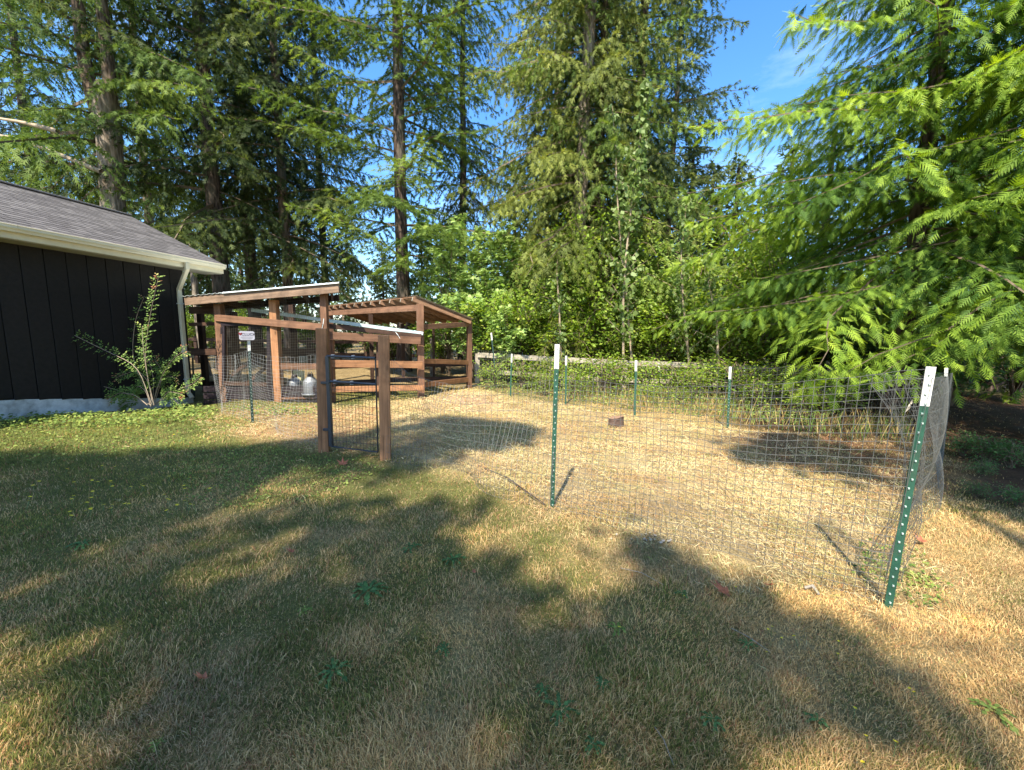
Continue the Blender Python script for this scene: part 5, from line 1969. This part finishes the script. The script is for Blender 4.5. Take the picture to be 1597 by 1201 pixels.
def barn_block(x, y):
    # under the barn
    cx, cy = -7.72, 9.42
    d = (x - cx) * 0.9803 - (y - cy) * 0.1975
    return d < 0.02


def build_lawn():
    x, y, rng = ground_pts(520000, 0.95, 11.5, 2.05, 5)
    pen = soft_in(x, y, PEN, .15)
    stp = soft_in(x, y, STRAWPATCH, .15)
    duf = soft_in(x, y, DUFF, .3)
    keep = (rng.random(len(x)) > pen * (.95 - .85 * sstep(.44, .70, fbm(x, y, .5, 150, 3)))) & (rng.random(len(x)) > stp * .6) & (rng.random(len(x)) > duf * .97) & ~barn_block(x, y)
    keep &= ~((y > 9.0) & (x > -2.2) & (rng.random(len(x)) < .3))
    keep &= (rng.random(len(x)) < 0.15 + 1.6 * fbm(x, y, .32, 80, 3))
    x, y = x[keep], y[keep]
    n = len(x)
    dr = dryness(x, y)
    gpn = soft_in(x, y, GREEN)
    dd = np.clip(dr + rng.normal(0, .27, n) - gpn * .25, 0, 1)
    g0, g1 = np.array([0.11, 0.135, 0.035]), np.array([0.27, 0.28, 0.070])
    t0, t1 = np.array([0.38, 0.26, 0.105]), np.array([0.70, 0.53, 0.26])
    r1 = rng.random((n, 1))
    col = np.where(dd[:, None] < .48, g0 + (g1 - g0) * r1, t0 + (t1 - t0) * r1)
    rdd = (rng.random(n) < .06)
    col[rdd] = np.array([0.40, 0.19, 0.10])
    tone = fbm(x, y, .75, 230, 3)[:, None]
    col = col * (1 + (tone - .5) * np.array([.9, .75, .35])) * np.array([1.16, 1.06, 1.0])
    h = rng.uniform(.013, .032, n) * (1 + .5 * (fbm(x, y, .5, 90, 2) - .4)) * (1 + .35 * gpn)
    h = h * np.where(rng.random(n) < .03, 1.8, 1) * (0.55 + .95 * fbm(x, y, .16, 210, 2))
    w = .0017 * (1 + .55 * y)
    az = rng.uniform(0, 2 * math.pi, n)
    fl = fbm(x, y, .6, 95, 2) * 6.28 * 2
    la = fl + rng.normal(0, 1.5, n)
    lean = rng.uniform(.15, 1.0, n) * (0.8 + .6 * dr)
    z = gz(x, y) - .003
    b = np.stack([x, y, z], 1)
    s = np.stack([np.cos(az) * w / 2, np.sin(az) * w / 2, 0 * w], 1)
    l1 = np.stack([np.cos(la) * lean * h * .35, np.sin(la) * lean * h * .35, h * .62], 1)
    l2 = np.stack([np.cos(la) * lean * h * 1.05, np.sin(la) * lean * h * 1.05, h * (1.05 - .28 * lean)], 1)
    V = np.stack([b - s, b + s, b + l1 + s * .7, b + l1 - s * .7, b + l2], 1).reshape(-1, 3)
    i = np.arange(n)[:, None] * 5
    F = np.concatenate([i + np.array([[0, 1, 2]]), i + np.array([[0, 2, 3]]), i + np.array([[3, 2, 4]])])
    C = np.repeat(col, 5, 0)
    o = link('lawn_grass', np_mesh('lawn_grass', V, F, col=C), M['grass'])
    tag(o, 'short patchy lawn grass, half dried to straw colour', 'grass', kind='stuff')


build_lawn()


def build_straw():
    rng = np.random.default_rng(77)
    x, y, _ = ground_pts(400000, 1.6, 11.8, 1.25, 6, 1.2)
    pen = soft_in(x, y, PEN, .18)
    stp = soft_in(x, y, STRAWPATCH, .15)
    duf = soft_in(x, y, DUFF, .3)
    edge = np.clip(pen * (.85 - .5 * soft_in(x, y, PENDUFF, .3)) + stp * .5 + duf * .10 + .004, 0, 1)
    keep = (rng.random(len(x)) < edge) & ~barn_block(x, y)
    keep &= rng.random(len(x)) < -.45 + 2.4 * fbm(x, y, .40, 110, 3)
    x, y, stp, duf = x[keep], y[keep], stp[keep], duf[keep]
    n = len(x)
    L = rng.uniform(.015, .05, n) * (1 + .16 * y)
    w = .0010 * (1 + .42 * y) * rng.uniform(.6, 1.3, n)
    fl = fbm(x, y, .8, 120, 2) * 12
    az = fl * .4 + rng.normal(0, 1.4, n)
    d = np.stack([np.cos(az), np.sin(az)], 1)
    p = np.stack([-d[:, 1], d[:, 0]], 1)
    z0 = gz(x, y) + rng.uniform(.004, .035, n)
    x1, y1 = x + d[:, 0] * L, y + d[:, 1] * L
    z1 = gz(x1, y1) + rng.uniform(.004, .05, n)
    xm, ym = (x + x1) / 2, (y + y1) / 2
    zm = (z0 + z1) / 2 + rng.uniform(-.004, .018, n)
    A = np.stack([x, y, z0], 1)
    Mi = np.stack([xm, ym, zm], 1)
    B = np.stack([x1, y1, z1], 1)
    S = np.stack([p[:, 0] * w / 2, p[:, 1] * w / 2, rng.normal(0, .3, n) * w], 1)
    V = np.stack([A - S, A + S, Mi + S, Mi - S, B], 1).reshape(-1, 3)
    i = np.arange(n)[:, None] * 5
    F = np.concatenate([i + np.array([[0, 1, 2]]), i + np.array([[0, 2, 3]]), i + np.array([[3, 2, 4]])])
    r = rng.random((n, 1))
    c = np.array([0.50, 0.37, 0.18]) * (1 - r) + np.array([0.84, 0.74, 0.47]) * r
    pg = sstep(.42, .66, fbm(x, y, .55, 150, 3))[:, None]
    c = c * (1 - .55 * pg) + .55 * pg * np.array([0.34, 0.33, 0.12])
    pr = sstep(.52, .75, fbm(x, y, .6, 170, 3))[:, None]
    c = c * (1 - .5 * pr) + .5 * pr * np.array([0.42, 0.22, 0.11])
    k = rng.random(n)
    c[k < .14] = np.array([0.26, 0.30, 0.09])
    c[(k > .10) & (k < .20 + .25 * stp)] = np.array([0.44, 0.21, 0.10])
    c *= np.array([.97, .91, .76])
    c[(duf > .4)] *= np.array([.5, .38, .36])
    o = link('straw_litter', np_mesh('straw_litter', V, F, col=np.repeat(c, 5, 0)), M['straw'])
    tag(o, 'dry cut grass and straw lying over the pen floor', 'straw', kind='stuff')


build_straw()


# broad weed leaves against the barn and along the pen edge
def weeds_stuff():
    rng = np.random.default_rng(31)
    P, D, Nn, S, Va = [], [], [], [], []

    def patch(poly, n, s0, s1, h):
        g = gpoly(poly)
        a = np.array(g)
        lo, hi = a.min(0), a.max(0)
        p = lo + (hi - lo) * rng.random((n * 5, 2))
        p = p[in_poly(p[:, 0], p[:, 1], g)][:n]
        p = p[~barn_block(p[:, 0], p[:, 1])]
        p = p[rng.random(len(p)) < .15 + 1.2 * fbm(p[:, 0], p[:, 1], .35, 130, 2)]
        m = len(p)
        az = rng.uniform(0, 6.28, m)
        P.append(np.stack([p[:, 0], p[:, 1], gz(p[:, 0], p[:, 1]) + rng.uniform(.01, h, m)], 1))
        D.append(np.stack([np.cos(az), np.sin(az), rng.uniform(-.3, .5, m)], 1))
        Nn.append(np.array([0, -.2, 1]) + rng.normal(0, .4, (m, 3)))
        S.append(rng.uniform(s0, s1, m))
        Va.append(rng.random(m))
    patch([(-260, 668), (-260, 646), (0, 650), (180, 645), (300, 630), (345, 640), (330, 655), (200, 668), (0, 672)], 4200, .03, .065, .10)
    patch([(-260, 735), (-260, 668), (0, 670), (200, 662), (340, 650), (400, 655), (330, 700), (150, 715), (0, 735)], 3600, .018, .038, .04)
    patch([(230, 700), (420, 695), (560, 712), (600, 735), (500, 780), (380, 800), (300, 790)], 2200, .018, .035, .03)
    patch([(340, 640), (420, 636), (500, 640), (500, 650), (420, 652)], 700, .03, .06, .10)
    patch([(1340, 850), (1440, 860), (1490, 930), (1440, 960), (1400, 940), (1330, 900)], 420, .014, .034, .05)
    patch([(740, 612), (990, 640), (1140, 655), (1290, 690), (1290, 660), (1100, 625), (900, 608), (770, 600)], 5200, .03, .07, .28)
    P_, D_, N2, S_, V_ = map(np.concatenate, (P, D, Nn, S, Va))
    o = link('broadleaf_weeds', leaves_mesh('broadleaf_weeds', P_, D_, N2, S_, OVAL_FING, V_, width=.7), M['weed'])
    tag(o, 'low green broadleaf weeds along the barn base and pen edges', 'weeds', kind='stuff')
    # dry standing stalks at the back of the pen
    g = gpoly([(880, 625), (990, 640), (1135, 655), (1300, 692), (1420, 700), (1420, 660), (1290, 655), (1150, 630), (1000, 612), (880, 608)])
    a = np.array(g)
    lo, hi = a.min(0), a.max(0)
    p = lo + (hi - lo) * rng.random((7000, 2))
    p = p[in_poly(p[:, 0], p[:, 1], g)]
    p = p[rng.random(len(p)) < fbm(p[:, 0], p[:, 1], .5, 140, 2) * 1.1]
    n = len(p)
    h = rng.uniform(.08, .42, n)
    az = rng.uniform(0, 6.28, n)
    b = np.stack([p[:, 0], p[:, 1], gz(p[:, 0], p[:, 1])], 1)
    s = np.stack([np.cos(az), np.sin(az), 0 * az], 1) * .007
    t = b + np.stack([np.cos(az * 3) * h * .35, np.sin(az * 3) * h * .35, h], 1)
    mid = (b + t) / 2 + np.array([0, 0, 1]) * (h * .08)[:, None]
    V = np.stack([b - s, b + s, mid + s * .7, mid - s * .7, t], 1).reshape(-1, 3)
    i = np.arange(n)[:, None] * 5
    F = np.concatenate([i + np.array([[0, 1, 2]]), i + np.array([[0, 2, 3]]), i + np.array([[3, 2, 4]])])
    r = rng.random((n, 1))
    c = np.array([0.30, 0.18, 0.07]) * (1 - r) + np.array([0.58, 0.46, 0.18]) * r
    k = rng.random(n) < .35
    c[k] = np.array([0.16, 0.24, 0.05])
    o = link('tall_dry_grass', np_mesh('tall_dry_grass', V, F, col=np.repeat(c, 5, 0)), M['grass'])
    tag(o, 'taller yellow brown grass stalks along the back wire fence', 'dry grass', kind='stuff')


weeds_stuff()


# rosettes, leaves, flowers, stump, sticks
def rosette(u, v, r, label, bright=False, n=11, seed=0, grp='flat weed rosettes in the lawn'):
    rng = np.random.default_rng(seed)
    r = r * .78
    p = onz(u, v)
    az = np.linspace(0, 6.28, n, endpoint=False) + rng.normal(0, .2, n)
    P, D, Nn, S = [], [], [], []
    for a in az:
        l = r * rng.uniform(.7, 1.2)
        for j in range(4):
            P.append(np.array([math.cos(a), math.sin(a), 0]) * l * (.08 + .22 * j) + np.array([0, 0, .018 + .008 * math.sin(j)]))
            D.append([math.cos(a), math.sin(a), .2 - .16 * j])
            Nn.append([rng.normal(0, .25), rng.normal(0, .25), 1])
            S.append(l * (.42 if j < 3 else .5))
    me = leaves_mesh('weed_rosette', np.array(P), np.array(D, float), np.array(Nn, float), np.array(S), OVAL_FING, rng.random(len(P)), width=.62)
    o = link('weed_rosette', me, M['weed' if bright else 'dandelion_shade'], None, Matrix.Translation((p[0], p[1], float(gz(p[0], p[1])))))
    tag(o, label, 'weed', grp)


for i, (u, v, r, b, lb) in enumerate([
        (574, 925, .13, 0, 'dark green weed rosette left of centre in the shaded lawn'),
        (706, 876, .09, 0, 'grassy green tuft rosette in the shade below the sunlit tongue'),
        (640, 857, .08, 0, 'small rosette up and left of the grassy green tuft'),
        (873, 1112, .085, 0, 'biggest rosette near the bottom centre of the lawn'),
        (848, 1082, .045, 0, 'tiny rosette just above the biggest bottom centre one'),
        (693, 1017, .05, 0, 'rosette with an upright leaf left of the bottom centre pair'),
        (940, 1072, .05, 0, 'small rosette right of the bottom centre pair'),
        (925, 1168, .045, 0, 'rosette close to the bottom edge at the centre'),
        (1548, 1112, .10, 1, 'bright sunlit rosette at the far bottom right'),
        (962, 984, .06, 1, 'bright small weed with a yellow flower in the sun patch'),
        (1166, 1010, .05, 0, 'small weed in the shade band right of centre'),
        (1064, 930, .045, 0, 'small dark weed left of the fallen maple leaf'),
        (476, 955, .05, 1, 'bright little weed in the dim lawn at the left'),
        (244, 1168, .03, 1, 'single bright weed leaf in the sun at the bottom left'),
        (520, 1050, .09, 0, 'faint wide rosette in the lower left shade'),
        (1430, 902, .09, 1, 'bright weed with broad leaves at the foot of the leaning post'),
        (1275, 1130, .05, 0, 'weed rosette in the shade at the lower right'),
        (130, 852, .09, 0, 'low weed rosette at the left in the upper shade edge'),
        (1112, 1130, .05, 0, 'weed in the lower right shade, left of the lower right rosette')]):
    rosette(u, v, r, lb, b, seed=i + 200, n=13 if r > .1 else 9)


def maple_leaf_obj(u, v, s, label, rz, tilt=.3, mat='dry_leaf'):
    p = onz(u, v)
    pts = []
    lobes = [(0, 1.0), (52, .85), (-52, .85), (105, .55), (-105, .55)]
    out = []
    order = [(-150, .25), (-105, .6), (-78, .35), (-50, .9), (-25, .42), (0, 1.0), (25, .42), (50, .9), (78, .35), (105, .6), (150, .25), (180, .12)]
    for a, r in order:
        out.append((math.sin(math.radians(a)) * r, math.cos(math.radians(a)) * r))
    V = [(0, 0, .0)] + [(x * s, y * s, s * (.55 * (x * x + y * y) * tilt * (1 if x > 0 else 1.6))) for x, y in out]
    n = len(out)
    F = [(0, 1 + i, 1 + (i + 1) % n) for i in range(n)]
    V += [(0.012 * s, -.12 * s, 0), (-.012 * s, -.12 * s, 0), (.1 * s, -.75 * s, .12 * s)]
    F.append((n + 1, n + 2, n + 3))
    me = np_mesh('fallen_leaf', np.array(V), np.array(F))
    o = link('fallen_leaf', me, M[mat], None, Matrix.Translation((p[0], p[1], float(gz(p[0], p[1])) + .035)) @ Matrix.Rotation(rz, 4, 'Z') @ Matrix.Rotation(.25, 4, 'X'))
    tag(o, label, 'fallen leaf', 'fallen brown leaves')


maple_leaf_obj(1130, 931, .105, 'large fallen reddish maple leaf in the shade band at right', 1.2)
maple_leaf_obj(320, 1068, .05, 'curled brown fallen leaf in the lower left lawn', 2.4, .9)
maple_leaf_obj(535, 728, .10, 'rust red fallen leaf in front of the gate', 0.4, .5)
maple_leaf_obj(456, 868, .05, 'small orange fallen leaf in the shaded lawn left of centre', 1.9, .7)
maple_leaf_obj(1197, 920, .05, 'small orange leaf between maple leaf and white stick', 2.9, .6)
maple_leaf_obj(740, 900, .028, 'tiny pale leaf in the middle of the lawn', .9, .4)
maple_leaf_obj(1437, 850, .07, 'orange leaf lying right of the leaning post', .3, .5)


def dead_leaf_on_wire():
    c = W(1421, 634, 2.75)
    V = [(0, 0, .05), (.012, .004, .03), (-.004, .0, .012), (.006, .01, -.012), (-.022, 0, -.03), (-.034, .004, -.05), (-.03, .0, -.02), (-.014, .006, .01)]
    F = [(0, 1, 7), (1, 2, 7), (7, 2, 6), (2, 3, 6), (3, 4, 6), (4, 5, 6)]
    o = link('dead_leaf', np_mesh('dead_leaf', np.array(V), np.array(F)), M['grey_wood'], None, Matrix.Translation(c))
    tag(o, 'curled dead leaf caught in the front wire near the leaning post', 'dead leaf')


dead_leaf_on_wire()


def flowers():
    rng = np.random.default_rng(15)
    spots = []
    for (u0, v0, u1, v1, n) in ((0, 700, 230, 735, 6), (40, 745, 330, 790, 26), (100, 790, 260, 812, 8), (170, 735, 360, 785, 10), (230, 770, 330, 800, 4), (60, 655, 330, 700, 22)):
        for k in range(n):
            spots.append((rng.uniform(u0, u1), rng.uniform(v0, v1), .013 if v0 < 700 else .015))
    spots += [(1147, 920, .007), (1198, 982, .007), (1204, 979, .007), (1238, 993, .009), (1219, 994, .006), (1308, 1000, .007), (1307, 1019, .007), (1196, 1014, .006), (1333, 1107, .008), (1345, 1191, .008),
              (1396, 1161, .009), (1418, 1076, .007), (1425, 1081, .007), (1246, 961, .006), (966, 978, .010), (1505, 967, .006), (985, 833, .006), (1067, 930, .006), (1350, 1152, .007)]
    src = None
    for i, (u, v, r) in enumerate(spots):
        p = onz(u, v, .05)
        hh = rng.uniform(.04, .07)
        n = 9
        th = np.arange(n) * 2 * math.pi / n
        if src is None:
            P = np.zeros((n, 3))
            D = np.stack([np.cos(th), np.sin(th), .25 + 0 * th], 1)
            Vf, Ff, _ = fans(P, D, np.tile([0, 0, 1.0], (n, 1)), np.ones(n), np.ones(n), OVAL_FING, np.zeros(n), rng)
            src = np_mesh('yellow_flower', Vf, Ff)
            src.materials.append(M['petal'])
            V2, F2 = tube_arrays([(0, 0, -6), (.3, 0, -3), (0, 0, 0)], .12, 3)
            stem = np_mesh('stem', V2, F2)
            stem.materials.append(M['weed_plain'])
        z = float(gz(p[0], p[1])) + hh
        mw = Matrix.Translation((p[0], p[1], z)) @ Matrix.Rotation(rng.uniform(-.4, .1), 4, 'X') @ Matrix.Rotation(rng.uniform(-.3, .3), 4, 'Y') @ Matrix.Scale(r, 4)
        o = link('yellow_flower', src, None, None, mw)
        tag(o, 'small yellow hawkbit flower standing in the lawn', 'flower', 'yellow flowers scattered in the lawn')
        link('stem', stem, None, o, mw)


M['weed_plain'] = mat_simple('flower_stem', (0.10, 0.17, 0.05), rough=.6, bump=0)
flowers()


def stump():
    p = onz(964, 668)
    rng = np.random.default_rng(2)
    n = 14
    th = np.arange(n) * 2 * math.pi / n
    rr_ = .12 * (1 + rng.normal(0, .13, n))
    rings = []
    for z in (-.05, .0, .06, .12, .17):
        tilt = .25 * (z / .17)
        rings.append(np.stack([np.cos(th) * rr_ * (1.1 - z * .6), np.sin(th) * rr_ * .8 * (1.1 - z * .6), z + tilt * np.cos(th) * rr_ * .9 * (z > .1)], 1))
    V, F = loft(rings)
    V = V + rng.normal(0, .004, V.shape)
    base = Matrix.Translation((p[0], p[1] + .12, float(gz(p[0], p[1]))))
    o = link('tree_stump', np_mesh('tree_stump', V, F), M['rust_bark'], None, base)
    tag(o, 'small reddish brown cut stump in the middle of the pen', 'stump')
    top = V[-n:] + np.array([0, 0, .002])
    Vt = np.concatenate([top, [top.mean(0)]])
    link('cut_top', np_mesh('cut_top', Vt, np.array([(i, (i + 1) % n, n) for i in range(n)])), M['stump_top'], o, base)


stump()


def stick(pts, r, name, label, mat, cat='stick'):
    P_ = [np.array(onz(u, v)) for u, v in pts]
    P_ = [np.array([q[0], q[1], float(gz(q[0], q[1])) + dz]) for q, dz in zip(P_, [.02] + [.045] * (len(P_) - 2) + [.02])]
    b = P_[0]
    V, F = tube_arrays([q - b for q in P_], r, 5)
    o = link(name, np_mesh(name, V, F), M[mat], None, Matrix.Translation([float(c) for c in b]))
    tag(o, label, cat)


stick([(1255, 921), (1266, 924), (1277, 932)], [.010, .012, .007], 'pale_stick', 'short bleached stick on the straw between maple leaf and leaning post', 'grey_wood')
stick([(1020, 1140), (1034, 1170), (1050, 1201)], [.0018, .0018, .001], 'grass_stalk', 'long bent dry stalk at the bottom edge right of centre', 'grey_wood', 'dry stalk')
stick([(968, 890), (1000, 903), (1035, 917)], [.0015, .0018, .001], 'grass_stalk', 'long dry stalk crossing the shade above the sun patch', 'grey_wood', 'dry stalk')
stick([(1140, 985), (1165, 1005), (1200, 1022)], [.0015, .0018, .001], 'grass_stalk', 'dry stalk below the fallen maple leaf', 'grey_wood', 'dry stalk')
stick([(745, 727), (790, 750), (830, 780), (852, 792)], [.006, .008, .007, .005], 'fence_bottom_shadow', 'dark curved strand added as the mesh edge and shadow of the slumped fence bottom', 'bark_dark')  # added tube draws the dark shadowed line under the sagging mesh


def debris():
    rng = np.random.default_rng(8)
    c = onz(1005, 845)
    bag = Bag()
    for i in range(26):
        p = np.array([c[0] + rng.normal(0, .11), c[1] + rng.normal(0, .035), 0])
        p[2] = float(gz(p[0], p[1])) + .025
        s = rng.uniform(.005, .015)
        a = rng.uniform(0, 3)
        d = np.array([math.cos(a), math.sin(a), 0]) * s
        e = np.array([-math.sin(a), math.cos(a), .4]) * s * .5
        bag.add(np.array([p - d - e, p + d - e, p + d + e, p - d + e]) - np.array([c[0], c[1], 0]), [(0, 1, 2, 3)])
    o = link('bleached_chips', bag.mesh('bleached_chips'), M['grey_wood'], None, Matrix.Translation((c[0], c[1], 0)))
    tag(o, 'scatter of bleached white chips below the wire right of the mid post', 'wood chips', kind='stuff')


debris()
